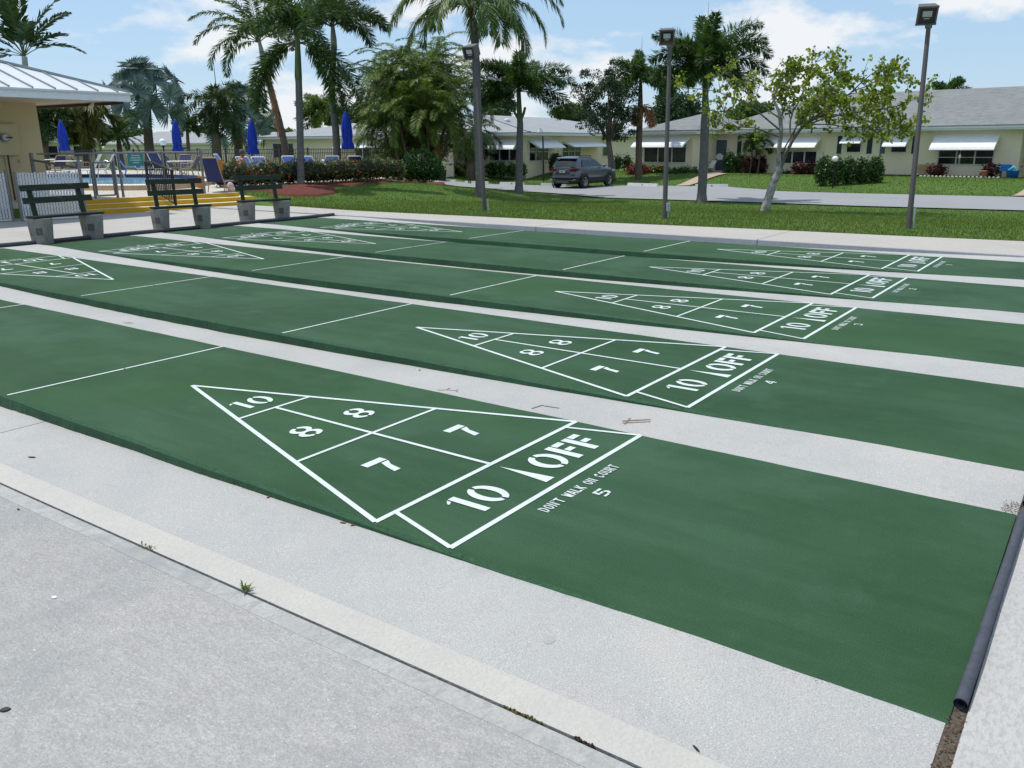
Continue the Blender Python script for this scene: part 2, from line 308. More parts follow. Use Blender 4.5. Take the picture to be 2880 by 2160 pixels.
m_stain=mat('rust stain',(.24,.17,.11),.9,noise=(60,.5))
# --- stencil lettering; each glyph is a list of polygons in a unit box (x right, y up)
def arc(cx,cy,rx,ry,a0,a1,w_,n=14,wy=None):
    wy=wy or w_; o=[];i_=[]
    for k in range(n+1):
        a=R(a0+(a1-a0)*k/n); o.append((cx+rx*math.cos(a),cy+ry*math.sin(a))); i_.append((cx+(rx-w_)*math.cos(a),cy+(ry-wy)*math.sin(a)))
    return [ [o[k],o[k+1],i_[k+1],i_[k]] for k in range(n)]
def rect(x0,y0,x1,y1): return [[(x0,y0),(x1,y0),(x1,y1),(x0,y1)]]
def stroke(pts,w_):
    out=[]
    for (a,b),(c,d) in zip(pts[:-1],pts[1:]):
        l=math.hypot(c-a,d-b); nx,ny=-(d-b)/l*w_/2,(c-a)/l*w_/2; out.append([(a+nx,b+ny),(a-nx,b-ny),(c-nx,d-ny),(c+nx,d+ny)])
    return out
BIG={'0':arc(.5,.5,.5,.5,100,262,.27,16,.14)+arc(.5,.5,.5,.5,-80,82,.27,16,.14),
 'O':arc(.5,.5,.5,.5,98,262,.25,16,.15)+arc(.5,.5,.5,.5,-82,82,.25,16,.15),
 '1':rect(.36,0,.72,1)+[[(.02,.80),(.26,.86),(.26,.98),(.02,.86)]],
 '8':arc(.5,.72,.46,.28,98,442,.25,28,.115)+arc(.5,.27,.5,.27,-82,262,.27,28,.115),
 '7':rect(0,.74,1,1)+[[(.62,.68),(.98,.68),(.74,.42),(.46,.40)],[(.46,.40),(.74,.42),(.62,0),(.30,0)]],
 'F':rect(0,0,.36,1)+rect(.44,.80,1,1)+rect(.44,.42,.88,.60)}
def P(*a): return list(a)
W_=.24
SM={'D':rect(0,0,.24,1)+arc(.35,.5,.6,.5,-88,88,.26,12,.16),'O':BIG['O'],'N':rect(0,0,.24,1)+rect(.76,0,1,1)+[[(.24,1),(.30,.72),(.76,0),(.70,.28)]],
 "'":rect(.2,.72,.7,1.05),'T':rect(0,.82,1,1)+rect(.36,0,.64,.78),'W':stroke([(.06,1),(.28,0)],.2)+stroke([(.30,0),(.5,.9)],.2)+stroke([(.5,.9),(.70,0)],.2)+stroke([(.72,0),(.94,1)],.2),
 'A':stroke([(.08,0),(.44,1)],.24)+stroke([(.56,1),(.92,0)],.24)+rect(.34,.22,.66,.38),'L':rect(0,0,.28,1)+rect(.34,0,.95,.18),'K':rect(0,0,.26,1)+stroke([(.36,.48),(.90,1)],.24)+stroke([(.40,.50),(.92,0)],.26),
 'C':arc(.5,.5,.5,.5,40,172,.26,12,.16)+arc(.5,.5,.5,.5,188,320,.26,12,.16),'U':rect(0,.3,.26,1)+rect(.74,.3,1,1)+arc(.5,.3,.5,.3,180,360,.26,12,.16),
 'R':rect(0,0,.26,1)+arc(.42,.73,.5,.27,-85,88,.24,10,.14)+stroke([(.44,.44),(.84,0)],.26),
 '1':rect(.36,0,.70,1)+rect(.12,.74,.30,.92),'2':arc(.5,.70,.46,.30,0,165,.24,10,.15)+stroke([(.82,.66),(.16,.18)],.22)+rect(.02,0,1,.17),
 '3':arc(.48,.73,.46,.27,-60,160,.24,10,.15)+arc(.48,.27,.5,.27,-160,60,.24,10,.15),'4':stroke([(.66,.98),(.06,.34)],.18)+rect(.04,.24,1,.40)+rect(.62,0,.86,.20)+rect(.62,.44,.86,.98),
 '5':rect(0,.80,.42,1)+rect(.50,.80,.98,1)+rect(0,.46,.24,.78)+rect(.28,.44,.62,.62)+arc(.5,.31,.5,.31,-60,60,.26,10,.16)+rect(.02,0,.60,.17)}
class Paint:
    """flat white marks on a court: local x = court right end to left negative, y = across; f flips to the other end"""
    def __init__(s,y0,flip,z,dz=.00002): s.y0,s.flip,s.z,s.dz=y0,flip,z,dz; s.mb=MB()
    def pt(s,x,y):
        if s.flip: x,y=-CL-x,W-y
        return (x,s.y0+y,s.z)
    def poly(s,pts): 
        q=[s.pt(*p) for p in pts]; a=sum(q[i][0]*q[(i+1)%len(q)][1]-q[(i+1)%len(q)][0]*q[i][1] for i in range(len(q)))
        q=[(x_,y_,z_+s.dz*len(s.mb.f)) for x_,y_,z_ in q]; s.mb.add(q if a>0 else q[::-1],[tuple(range(len(q)))])
    def line(s,a,b,w_):
        d=np.array(b,float)-np.array(a,float); d/=np.linalg.norm(d); n=np.array([-d[1],d[0]])*w_/2; a=np.array(a);b=np.array(b)
        s.poly([a+n,b+n,b-n,a-n])
    def glyph(s,G_,x,y,w_,h):     # x,y = centre; up is -x, right is +y
        for pl in G_: s.poly([(x-(q[1]-.5)*h, y+(q[0]-.5)*w_) for q in pl])
    def text(s,T,x,y,h,adv,w_):
        cur=0
        for ch in T:
            k=cur; cur+=.42 if ch=="'" else 1.03
            if ch!=' ': s.glyph(SM[ch],x,y+(k-(.28 if ch=="'" else 0))*adv,w_*(.3 if ch=="'" else 1.16 if ch=='W' else 1),h)
def court(k):
    y0=k*(W+GAP); num=str(5-k)
    words=['nearest court, wet looking green paint, marked 5 beside the concrete slab','second court from the front, painted green and marked 4','middle court of the row, painted green and marked 3','fourth court from the front, painted green and marked 2','farthest court, painted green and marked 1, beside the grey kerb']
    t=empty('shuffleboard_court',(-CL/2,y0+W/2,0),0,words[k],'shuffleboard court','shuffleboard courts')
    n=220; xx=np.linspace(-CL+.02,-.006,n); wob=lambda s_,a: a*np.convolve(rng.normal(0,1,n+8),np.ones(5)/5,'same')[:n]*1.5
    V=[];F=[]; e0=wob(0,.0035); e1=wob(0,.0035); b0=wob(0,.012); b1=wob(0,.010)
    for i,x in enumerate(xx): V+=[(x,y0+.004+b0[i]-.006,-.2),(x,y0+e0[i]-.002,-.018),(x,y0+.012+e0[i],0),(x,y0+W-.012+e1[i],0),(x,y0+W+e1[i],-.015),(x,y0+W+b1[i],-.2)]
    for i in range(n-1):
        for j in range(5): q=i*6+j; F.append((q,q+6,q+7,q+1))
    V=[tuple(v) for v in V]
    o=fast('court_slab',V,F,[m_court,m_court_side]); o.data.polygons.foreach_set('material_index',np.array([0 if (i%5)==2 else 1 for i in range(len(F))],np.int32))
    me=o.data; kids=[o]
    for q_,od in ((0,(0,1,2,3,4,5)),(n-1,(5,4,3,2,1,0))): kids.append(MB().add([V[q_*6+j] for j in range(6)],[od]).build('court_edge',m_court_side))
    for f in (0,1):
        lw=.030; p=Paint(y0,f,.0032,.00012); c=W/2
        e=.018
        p.line((XB,e),(XB,W-e),lw); p.line((X7,e),(X7,W-e),lw)
        yy=lambda x: (x-XT)/(X7-XT)*(W/2)
        p.line((XT-.03,c),(X7,e+.004),lw); p.line((XT-.03,c),(X7,W-e-.004),lw)
        for x in (X10,X8): p.line((x,c-yy(x)+.01),(x,c+yy(x)-.01),lw*.8)
        p.line((X10,c),(X7,c),lw*.85)
        p.line((X7,.155),(XB,e+.004),lw*.85); p.line((X7,W-.155),(XB,W-e-.004),lw*.85)
        kids.append(p.mb.build('scoring_diagram',m_line))
        def num_(*gl):
            p=Paint(y0,f,.0036)
            for g_ in gl: p.glyph(*g_)
            return p
        def put(p,nm='score_number'): kids.append(p.mb.build(nm,m_line))
        hg=.20
        put(num_((BIG['1'],-4.492,c-.095,.115,hg),(BIG['0'],-4.492,c+.05,.155,hg)))
        for y in (.697,1.147): put(num_((BIG['8'],-3.71,y,.165,.205)))
        for y in (.563,1.262): put(num_((BIG['7'],-2.91,y,.15,.215)))
        put(num_((BIG['1'],-2.205,.425,.125,.235),(BIG['0'],-2.205,.585,.17,.235)))
        p=Paint(y0,f,.0036); p.poly([(-2.375,.912),(-2.045,.875),(-2.045,.955)]); put(p,'divider_wedge')
        put(num_((BIG['O'],-2.205,1.135,.20,.235),(BIG['F'],-2.205,1.345,.15,.235),(BIG['F'],-2.205,1.52,.15,.235)),'off_lettering')
        
        for wd_,o_ in (("DON'T",0),('WALK',5.60),('ON',10.72),('COURT',13.75)): p=Paint(y0,f,.0036); p.text(wd_,-1.862,.583+o_*.0382,.062,.0382,.031); put(p,'court_lettering')
        p=Paint(y0,f,.0036); p.glyph(SM[num],-1.737,.925,.075,.08); put(p,'court_number')
        p=Paint(y0,f,.0032); m_=.86+.1*random.random(); p.line((XD,.012),(XD,m_),.024); p.line((XD,m_+.012),(XD,W-.012),.024); kids.append(p.mb.build('dead_line',m_line))
    for q in kids:
        q.parent=t; q.matrix_parent_inverse=Matrix.Translation((CL/2,-(y0+W/2),0))
    return t
for k in range(NC): court(k)
# stamped letters worn into the first gutter
def stamp(name,xc,yc,strokes_,label,m):
    mb=MB()
    for pl in strokes_:
        mb.add([(xc+x,yc+y,float(dip(xc+x))+.0035) for x,y in pl],[tuple(range(len(pl)))])
    o=mb.build(name,m); tag(o,label,'stamped letter',group='letters worn into the gutter'); return o
m_stain2=mat('dark worn stain',(.19,.175,.165),.9,noise=(60,.5))
def st2(p,w_=.011): return stroke(p,w_)
stamp('stamped_letter',-3.667,2.05,st2([(-.10,-.04),(-.05,.0),(-.06,.05)],.008)+st2([(-.05,0),(.02,.02),(.06,.0)],.007)+st2([(.02,.02),(.02,.055)],.007),'faint crooked letter worn into the gutter behind the near 8',m_stain2)
stamp('stamped_letter',-2.826,2.068,st2([(-.08,-.075),(-.065,.02)],.014)+st2([(-.065,.02),(.075,.03)],.012),'dark angled letter worn into the gutter behind the near 7',m_stain2)
stamp('stamped_letter',-2.172,2.12,st2([(-.075,-.05),(.065,.075)],.013)+st2([(-.055,-.085),(.085,.035)],.011)+st2([(-.06,.03),(-.03,-.10)],.010),'brown letter H worn into the gutter beside the 10 off box',m_stain)
# pipes along the court ends
m_pipe=mat('grey foam pipe',(.055,.062,.082),.75,noise=(30,.25))
def pipe(pts,r,label):
    a=np.array(pts[0]); mb=MB(); n=14; path=[np.array(p,float)-a for p in pts]
    mb.tube(path,r,16,cap=False); mb.tube(path,[r*.72]*len(path),16,cap=False)
    o=mb.build('drain_pipe',m_pipe); o.location=tuple(a); return tag(o,label,'pipe','pipes at the court ends')
pipe([(.012,.10,.018),(.016,.4,.019),(.016,.8,.018),(.020,1.2,.017),(.022,1.83,.015)],.020,'short dark grey pipe with an open end at the corner of court 5')
pipe([(.022,1.95,.015),(.018,2.6,.016),(.02,3.6,.016),(.018,5.5,.016)],.020,'dark grey pipe at the right end of court 4, reaching out of frame')
pipe([(-16.03,y,.03+.004*math.sin(y*2.1)) for y in np.linspace(-1,12.25,30)],.038,'long grey pipe between the benches and the left ends of the courts')
# litter
m_weed=leafmat('weed green',[(.05,.12,.015),(.12,.19,.03),(.16,.20,.05)],.2)
def weed(x,y,n,h,label,flat=.6):
    V=[];F=[]
    for i in range(n):
        a=random.uniform(0,6.28); l=h*random.uniform(.5,1.1); e=random.uniform(.3,1.2); r=np.array([math.cos(a),math.sin(a),0]); s=np.array([-math.sin(a),math.cos(a),0])*.0035
        b=np.array([random.gauss(0,h*.35)*flat,random.gauss(0,.006),0]); mid=b+r*l*.5*math.cos(e)+UZ*l*.6*math.sin(e); tip=b+r*l*math.cos(e)+UZ*l*.75*math.sin(e)
        k=len(V); V+=[b,mid+s,tip,mid-s]; F.append((k,k+1,k+2,k+3))
    o=fast('weed_tuft',V,F,m_weed); o.location=(x,y,float(dip(x))); tag(o,label,'weed','weeds in the slab joint')
weed(-2.47,-.69,34,.055,'spiky green weed tuft in the near joint, larger of the two')
weed(-3.18,-.692,26,.024,'flat green weed mat in the joint, smaller tuft',3)
def moss(x0,x1,n,label,m):
    mb=MB()
    for i in range(n):
        x=random.uniform(x0,x1); r=random.uniform(.003,.007); mb.ball((x-x0,random.gauss(0,.003),random.uniform(-.004,.004)),r,6)
    o=mb.build('moss_patch',m); o.location=(x0,-.697,float(dip(x0))); tag(o,label,'moss','moss in the slab joint')
m_moss=mat('dry moss',(.10,.085,.03),.95,noise=(80,.5)); m_moss2=mat('dark moss',(.035,.028,.018),.95,noise=(80,.5))
moss(-1.16,-1.02,46,'olive moss patch in the foreground joint',m_moss); moss(-.90,-.83,22,'dark brown moss clump in the foreground joint',m_moss2)
m_leafd=mat('dead leaf',(.16,.07,.045),.8,noise=(60,.4))
def litter(u,v,pts,label,m,name,cat,grp=None,z=None,th=.004):
    p=G(u,v,-.05); zz=float(dip(p[0])) if p[1]>-.79 else float(dip(p[0])*sstep(-2.6,-.79,p[1])); p=G(u,v,zz)
    mb=MB(); n=len(pts)
    mb.add([(x,y,.002) for x,y in pts]+[(x*.9,y*.9,.002+th) for x,y in pts],[tuple(range(n))[::-1],tuple(range(n,2*n))]+[(i,(i+1)%n,n+(i+1)%n,n+i) for i in range(n)])
    o=mb.build(name,m); o.location=(p[0],p[1],zz); tag(o,label,cat,grp)
def lf(l,w_,a):
    c,s=math.cos(a),math.sin(a); q=[(l*(t-.5),w_*math.sin(math.pi*t)**.8) for t in (0,.15,.4,.7,1)]; q=q+[(x,-y) for x,y in q[::-1][1:-1]]
    return [(x*c-y*s,x*s+y*c) for x,y in q]
litter(90,1287,lf(.055,.007,.5),'curled brown leaf on the washed strip at the left edge',m_leafd,'fallen_leaf','leaf','fallen leaves')
litter(757,1398,lf(.045,.007,1.9),'brown leaf against the near court edge below the near 8',m_leafd,'fallen_leaf','leaf','fallen leaves')
litter(965,1472,lf(.035,.006,.3),'small red leaf against the court edge left of the triangle corner',m_leafd,'fallen_leaf','leaf','fallen leaves')
litter(995,1478,lf(.035,.006,1.2),'small red leaf against the court edge touching the triangle corner',m_leafd,'fallen_leaf','leaf','fallen leaves')
litter(1958,2108,lf(.034,.003,-.5),'thin black curled seed pod on the washed strip near the bottom edge',mat('black pod',(.02,.018,.016),.7),'seed_pod','seed pod')
litter(153,1682,lf(.03,.009,.2),'white chip lying on the large foreground slab',mat('white chip',(.75,.75,.75),.6),'white_chip','chip')
litter(15,1998,lf(.035,.012,.9),'dark crumpled leaf on the slab at the lower left corner',mat('dark leaf',(.05,.045,.04),.8),'fallen_leaf','leaf','fallen leaves')
litter(52,1434,lf(.022,.004,.2),'tiny dark curled twig on the slab at the left edge',mat('dark twig',(.03,.028,.025),.8),'fallen_twig','twig')

m_grit=leafmat('brown litter',[(.05,.03,.02),(.12,.07,.045),(.20,.14,.09)],.1,.9)
def grit(label,x0,x1,y0,y1,n,sz):
    P=np.stack([rng.uniform(x0,x1,n),rng.uniform(y0,y1,n),np.full(n,.004)],1); a=rng.uniform(0,6.28,n); d=np.stack([np.cos(a),np.sin(a),0*a],1)*(sz*rng.uniform(.4,1.3,n))[:,None]; e=np.stack([-np.sin(a),np.cos(a),rng.uniform(0,.5,n)],1)*(sz*.3)
    V=np.stack([P,P+d*.5+e,P+d,P+d*.5-e+np.array([0,0,.002])],1).reshape(-1,3); tag(fast('joint_litter',V,np.arange(4*n).reshape(n,4),m_grit),label,'litter',kind='stuff')
grit('brown leaf litter in the joint at the corner of courts 5 and 4',-.07,.035,1.82,1.97,120,.013)
grit('brown litter in the joint below the open end of the pipe',-.01,.036,-.66,.10,190,.011)
grit('scattered brown crumbs along the foot of the nearest court',-5.2,-.1,-.022,-.002,150,.006)

m_faint=layered('faint stain',(.40,.385,.365),[(60,(1,1,1),.4,.6,(.36,.34,.32),.8),(190,(1,1,1),.44,.58,(.28,.285,.285),.6)],.9); m_faint2=layered('worn concrete',(.30,.29,.28),[(40,(1,1,1),.45,.6,(.20,.19,.18),.8)],.9); m_rusty=layered('rusty concrete',(.40,.34,.28),[(9,(1,1,1),.4,.6,(.36,.25,.17),.8)],.9)
litter(361,908,lf(.16,.035,.2),'dark worn patch on the gutter beside court 4 near the dead line',m_faint2,'worn_patch','patch',th=.0006)
litter(1190,735,lf(.5,.05,.0),'long rusty stain on the gutter between courts 3 and 2',m_rusty,'rust_stain','stain',th=.0006)
litter(1852,1082,lf(.03,.008,.8),'small tan leaf against the court 4 edge behind the brown letter',m_leafd,'fallen_leaf','leaf','fallen leaves')
litter(1180,1042,lf(.02,.006,1.4),'tiny dark leaf on the gutter near the faint crooked letter',m_leafd,'fallen_leaf','leaf','fallen leaves')
litter(1945,1330,lf(.02,.006,.3),'tiny dark leaf on the gutter right of the brown letter H',m_leafd,'fallen_leaf','leaf','fallen leaves')
litter(910,1290,lf(.012,.006,.4),'small dark crumb on the washed strip below the near 8',m_leafd,'fallen_crumb','crumb')
litter(1545,1800,lf(.05,.03,.4),'faint round stain on the washed strip, above the pale edge band',m_faint,'worn_patch','patch',th=.0004)
# ================================================================== BENCHES
m_bench=layered('worn dark green paint',(.013,.024,.013),[(3,(1,.3,1),.42,.66,(.020,.034,.018),.8),(14,(1,.25,1),.60,.68,(.13,.095,.05),.55)],.6,[(40,(1,.3,1),.3)])
m_block=layered('weathered concrete block',(.27,.26,.235),[(5,(1,1,1),.4,.65,(.17,.165,.15),.8),(18,(1,1,.5),.5,.68,(.30,.285,.25),.6),(60,(1,1,1),.5,.65,(.14,.14,.13),.5)],.9,[(40,(1,1,1),.5)])
m_plaq=mat('dark stained patch',(.10,.10,.098),.8,noise=(30,.5))
def make_bench():
    t=empty('park_bench',(0,0,0)); l=1.62
    MB().box(-.23,.04,0,l,.458,.50).build('seat',m_bench,t)
    bk=lambda z: -.20-(z-.5)*.20
    for z0 in (.715,.94):
        m=MB(); a,b=bk(z0),bk(z0+.115)
        m.hexa([(a,.0,z0),(a+.035,.0,z0),(a+.035,l-.06,z0),(a,l-.06,z0)],[(b,.0,z0+.11),(b+.035,.0,z0+.11),(b+.035,l-.06,z0+.11),(b,l-.06,z0+.11)]); m.build('backrest_slat',m_bench,t)
    for y in (.16,l-.36):
        m=MB(); a,b=bk(.46),bk(1.04)
        m.hexa([(a-.045,y,.46),(a-.002,y,.46),(a-.002,y+.10,.46),(a-.045,y+.10,.46)],[(b-.045,y,1.04),(b-.002,y,1.04),(b-.002,y+.10,1.04),(b-.045,y+.10,1.04)]); m.build('back_support',m_bench,t)
    for y in (.20,l-.24):
        m=MB(); vs=[]
        for z,k in ((0,.92),(.10,.95),(.40,1.08),(.453,1.06)):
            hx,hy,ch=.21*k,.20*k,.11*k
            vs+=[(-.10+x,y+yy,z) for x,yy in ((hx-ch,-hy),(hx,-hy+ch),(hx,hy-ch),(hx-ch,hy),(-hx+ch,hy),(-hx,hy-ch),(-hx,-hy+ch),(-hx+ch,-hy))]
        fs=[(i*8+j,i*8+(j+1)%8,i*8+8+(j+1)%8,i*8+8+j) for i in range(3) for j in range(8)]; m.add(vs,fs+[tuple(range(24,32))])
        b=m.build('base',m_block,t)
        # raised frame of a cast recess on the flat side, and a dark stain on the chamfer
        q=MB(); yf=y-.20*1.04
        for x0,x1,z0,z1 in ((-.15,-.135,.15,.36),(-.065,-.05,.15,.36),(-.135,-.065,.345,.36)): q.box(x0,x1,yf-.006,yf+.03,z0,z1)
        q.build('cast_rim',m_block,b)
        q=MB(); f=lambda z:.955+.13*(z-.1)/.3
        def ch(z,t_): k=f(z); return (-.10+(.21-.11)*k+.11*k*t_+.003,y-.20*k+.11*k*t_-.003,z)
        q.add([ch(.16,.12),ch(.16,.9),ch(.29,.9),ch(.29,.12)],[(0,1,2,3)]); q.build('stain_patch',m_plaq,b)
    return t
bench=make_bench()
for i,((u0,v0),(u1,v1),lb) in enumerate((((92,612),(290,597),'dark green plank bench with flaking paint in front of the white slatted fence'),((431,585),(593,576.5),'dark green plank bench in front of the black step railing'),((680,567),(816,559),'dark green plank bench in front of the hedge, right of the yellow steps'))):
    a=G(u0,v0,.48); b=G(u1,v1,.48); o=bench if i==0 else copy_tree(bench)
    d=b-a; place(o,(a[0],a[1],-.003),math.atan2(d[1],d[0])-math.pi/2,lb); o.scale=(1,np.hypot(d[0],d[1])/1.62,1)
    o['category']='bench'; o['group']='benches facing the courts'
# ================================================================== POOL TERRACE
DZ=.35
m_yel=layered('yellow step paint',(.56,.32,.012),[(5,(1,1,1),.4,.65,(.50,.28,.01),.6)],.6)
m_tread=mat('cream tread',(.68,.60,.44),.8,noise=(8,.1))
sa=G(258,604,0)[:2]; sb=G(747,574.5,0)[:2]; sd_=(sb-sa)/np.linalg.norm(sb-sa); sn=np.array([-sd_[1],sd_[0]])       # sn points away from the courts
if sn[0]>0: sn=-sn
t=empty('yellow_steps',(sa[0],sa[1],0),0,'three wide yellow concrete steps with cream treads leading up to the pool','steps')
ends=[747,713,672]; RISE=DZ/3
for k in range(3):
    z1=RISE*(k+1); o0=sa+sn*.36*k
    # right end from its pixel on the riser's top edge
    best=min(np.linspace(2,9,400),key=lambda q:abs(((lambda p:1440+FPX*((p-CP)@CR)/((p-CP)@CF))(np.array([*(o0+sd_*q),z1])))-ends[k]))
    e0=o0-sd_*1.2; e1=o0+sd_*best; bk_=sn*(1.6 if k==2 else 1.9-.36*k)
    m=MB(); m.cur=0
    c=[e0,e1,e1+bk_,e0+bk_]; zb=RISE*k-.02 if k else -.02
    V=[(*p,zb) for p in c]+[(*p,z1-(.0 if k<2 else .001)) for p in c]
    m.add(V,[(0,1,5,4),(1,2,6,5),(2,3,7,6),(3,0,4,7)]); m.cur=1; m.add(V[4:],[(0,1,2,3)])
    o=m.build('step',[m_yel,m_tread],t); o.matrix_parent_inverse=Matrix.Translation((-sa[0],-sa[1],0))
top0=sa+sn*.80
def prism(name,poly,z0,z1,m,label,cat,kind=None,side=None):
    mb=MB(); n=len(poly); V=[(*p[:2],z0) for p in poly]+[(*p[:2],z1) for p in poly]
    ar=sum(poly[i][0]*poly[(i+1)%n][1]-poly[(i+1)%n][0]*poly[i][1] for i in range(n))
    tp=tuple(range(n,2*n)); mb.add(V,[tp if ar>0 else tp[::-1]]); mb.cur=1
    mb.add(V,[(i,(i+1)%n,n+(i+1)%n,n+i) if ar>0 else ((i+1)%n,i,n+i,n+(i+1)%n) for i in range(n)])
    return tag(mb.build(name,[m,side or m]),label,cat,kind=kind)
FR=at(1120,410,42); FM=at(560,410,47); FL=at(165,410,54); FLL=at(-250,410,62)
dk=[top0-sd_*5,top0+sd_*(np.linalg.norm(sb-sa)*.80),G(668,529,DZ)[:2],G(900,512,DZ)[:2],G(1115,500,DZ)[:2],FR[:2],FM[:2],FL[:2],FLL[:2],G(-250,520,DZ)[:2]]
prism('pool_deck',[(p[0],p[1]) for p in dk],-.3,DZ+.004,m_deck,'raised cream pool deck behind the fence','deck','structure',m_tread)
# pool
m_tile=mat('navy pool tile',(.018,.014,.09),.3,noise=(20,.4)); m_lip=mat('white pool lip',(.72,.70,.66),.7,noise=(10,.1))
m_water=layered('pool water',(.10,.34,.50),[(1.3,(1,1,1),.4,.62,(.30,.56,.68),.8),(3.2,(1,2,1),.5,.64,(.55,.78,.86),.7),(2.4,(1,1,1),.5,.66,(.07,.28,.46),.6)],.12,[(5,(1,1,1),.25)],.5,.8)
pz=.54; pk=[G(40,518.5,pz),G(250,518,pz),G(420,518,pz),G(515,513,pz),G(566,506,pz),G(586,500,pz),G(572,493.5,pz),G(480,490,pz),G(250,489.5,pz),G(40,489,pz)]
pk=[np.array(p[:2]) for p in pk]
# smooth the outline a little
def chaikin(P,n=2):
    for _ in range(n):
        q=[]
        for i in range(len(P)): a,b=P[i],P[(i+1)%len(P)]; q+=[a*.75+b*.25,a*.25+b*.75]
        P=q
    return P
pk=chaikin(pk,2); cen=sum(pk)/len(pk)
def off(P,d):
    o=[]; n=len(P)
    for i in range(n):
        tt=P[(i+1)%n]-P[i-1]; tt=tt/np.linalg.norm(tt); nn=np.array([tt[1],-tt[0]])
        if (P[i]-cen)@nn<0: nn=-nn
        o.append(P[i]+nn*d)
    return o
pt_=empty('swimming_pool',(*cen,DZ),0,'swimming pool with pale blue water, navy tile band and tan rim','pool'); inv=Matrix.Translation((-cen[0],-cen[1],-DZ))
n=len(pk); outer=off(pk,.28); lip0=off(pk,-.02)
def ring(A,za,B,zb,nm,m):
    mb=MB(); V=[(*p,za) for p in A]+[(*p,zb) for p in B]; mb.add(V,[(i,(i+1)%n,n+(i+1)%n,n+i) for i in range(n)]); o=mb.build(nm,m,pt_); o.matrix_parent_inverse=inv
ring(off(pk,.32),DZ,outer,pz-.03,'rim_wall',m_cope); ring(outer,pz-.028,lip0,pz,'lip',m_lip); ring(lip0,pz,lip0,pz-.35,'tile_band',m_tile)
mb=MB(); mb.add([(*p,pz-.15) for p in off(pk,-.018)],[tuple(range(n))]); o=mb.build('water',m_water,pt_); o.matrix_parent_inverse=inv
# ladder rails at the pool edge
m_steel=mat('brushed steel',(.55,.54,.50),.3,1)
def hoop(base,dirv,label,sc=1):
    t=empty('grab_rail',base,0,label,'grab rail','pool ladder rails'); d=np.array([dirv[0],dirv[1],0])
    MB().tube([np.array(q[0])*d*sc+UZ*q[1]*sc for q in ((0,0),(.02,.35),(.12,.62),(.35,.78),(.6,.66),(.95,.30),(1.05,.05),(1.06,-.25))],.024,8).build('rail_tube',m_steel,t)
hb=G(252,516,DZ+.1); hoop((hb[0]-.3,hb[1]+.2,DZ+.1),(-RV[:2]*-1),'steel grab rail at the pool edge left of the gate, nearer one')
hoop((hb[0]-1.2,hb[1]+1.0,DZ+.1),(RV[:2]),'steel grab rail at the pool edge left of the gate, farther one')
# ================================================================== FENCES
m_galv=mat('galvanised steel',(.20,.20,.21),.5,.35,noise=(30,.3)); m_black=mat('black iron',(.012,.011,.012),.45,noise=(30,.3))
m_slat=mat('white slat',(.66,.68,.72),.5,noise=(20,.12)); m_dark=mat('dark fence iron',(.03,.03,.032),.5)
def chain(P0,P1,z0a,z1a,z0b,z1b,sp=.085,w_=.0045):
    """chain-link fabric between two posts as flat crossing wires"""
    mb=MB(); P0=np.array(P0[:2],float);P1=np.array(P1[:2],float); Ln=np.linalg.norm(P1-P0); d=(P1-P0)/Ln; nr=np.array([-d[1],d[0],0])*.002
    bot=lambda s:z0a+(z0b-z0a)*s/Ln; topf=lambda s:z1a+(z1b-z1a)*s/Ln; Hm=max(z1a-z0a,z1b-z0b)
    for sg in (1,-1):
        s0=-Hm if sg>0 else 0
        for k in range(int((Ln+Hm)/sp)+1):
            a=s0+k*sp; pts=[]
            for q in np.linspace(0,Hm,24):
                s=a+sg*q
                if 0<=s<=Ln:
                    z=bot(s)+q
                    if z<=topf(s): pts.append((s,z))
            if len(pts)<2: continue
            (a0,za),(a1,zb)=pts[0],pts[-1]; A=np.array([*(P0+d*a0),za]);B=np.array([*(P0+d*a1),zb]); off_=np.array([*(d*w_/2),0])
            mb.add([A-off_+nr*sg,A+off_+nr*sg,B+off_+nr*sg,B-off_+nr*sg],[(0,1,2,3)])
    return mb
def zt(u,v,P): return CP[2]+ (lambda d:(ray(u,v)*d)[2])(depth((P[0],P[1],1.2)))
# white slatted screens in front of the building
def slat_fence(name,pL,pR,hgt,label,z0=0.0):
    pL=np.array(pL[:2]);pR=np.array(pR[:2]); t=empty(name,(*pL,z0),0,label,'fence','white slatted fences'); Ln=np.linalg.norm(pR-pL); d=(pR-pL)/Ln; inv=Matrix.Translation((-pL[0],-pL[1],-z0))
    nn=np.array([d[1],-d[0]]); nn=nn if nn[0]>0 else -nn
    mb=MB(); k=int(Ln/.062)
    for i in range(k):
        c=pL+d*(i+.5)*Ln/k; j=random.uniform(-.012,.012)
        a=c-d*.024; b=c+d*.024; q=[(*(p+nn*o_),z) for z in (z0+.06,z0+hgt+j) for p,o_ in ((a,.0),((a+b)/2,.012),(b,0))]
        mb.add(q,[(0,1,4,3),(1,2,5,4)])
    o=mb.build('slat_panel',m_slat,t); o.matrix_parent_inverse=inv
    o=chain(pL+nn*.02,pR+nn*.02,z0+.05,z0+hgt,z0+.05,z0+hgt).build('wire_mesh',m_galv,t); o.matrix_parent_inverse=inv
    mb=MB(); mb.beam((*(pL-nn*.03),z0+hgt-.06),(*(pR-nn*.03),z0+hgt-.06),.04,.04); o=mb.build('rail',m_galv,t); o.matrix_parent_inverse=inv
    mb=MB(); mb.beam((*pL,z0+.035),(*pR,z0+.035),.05,.03); o=mb.build('bottom_rail',m_slat,t); o.matrix_parent_inverse=inv
    return t,inv
sl=G(64,622,0); sr=G(243,613,0)
t1,iv=slat_fence('slatted_fence',sl,sr,1.13,'white slatted fence screen behind the left bench')
for q,h in ((sl,1.15),(sr,1.42)):
    o=MB().tube([(q[0],q[1],0),(q[0],q[1],h)],.038,10).build('post',m_galv,t1); o.matrix_parent_inverse=iv
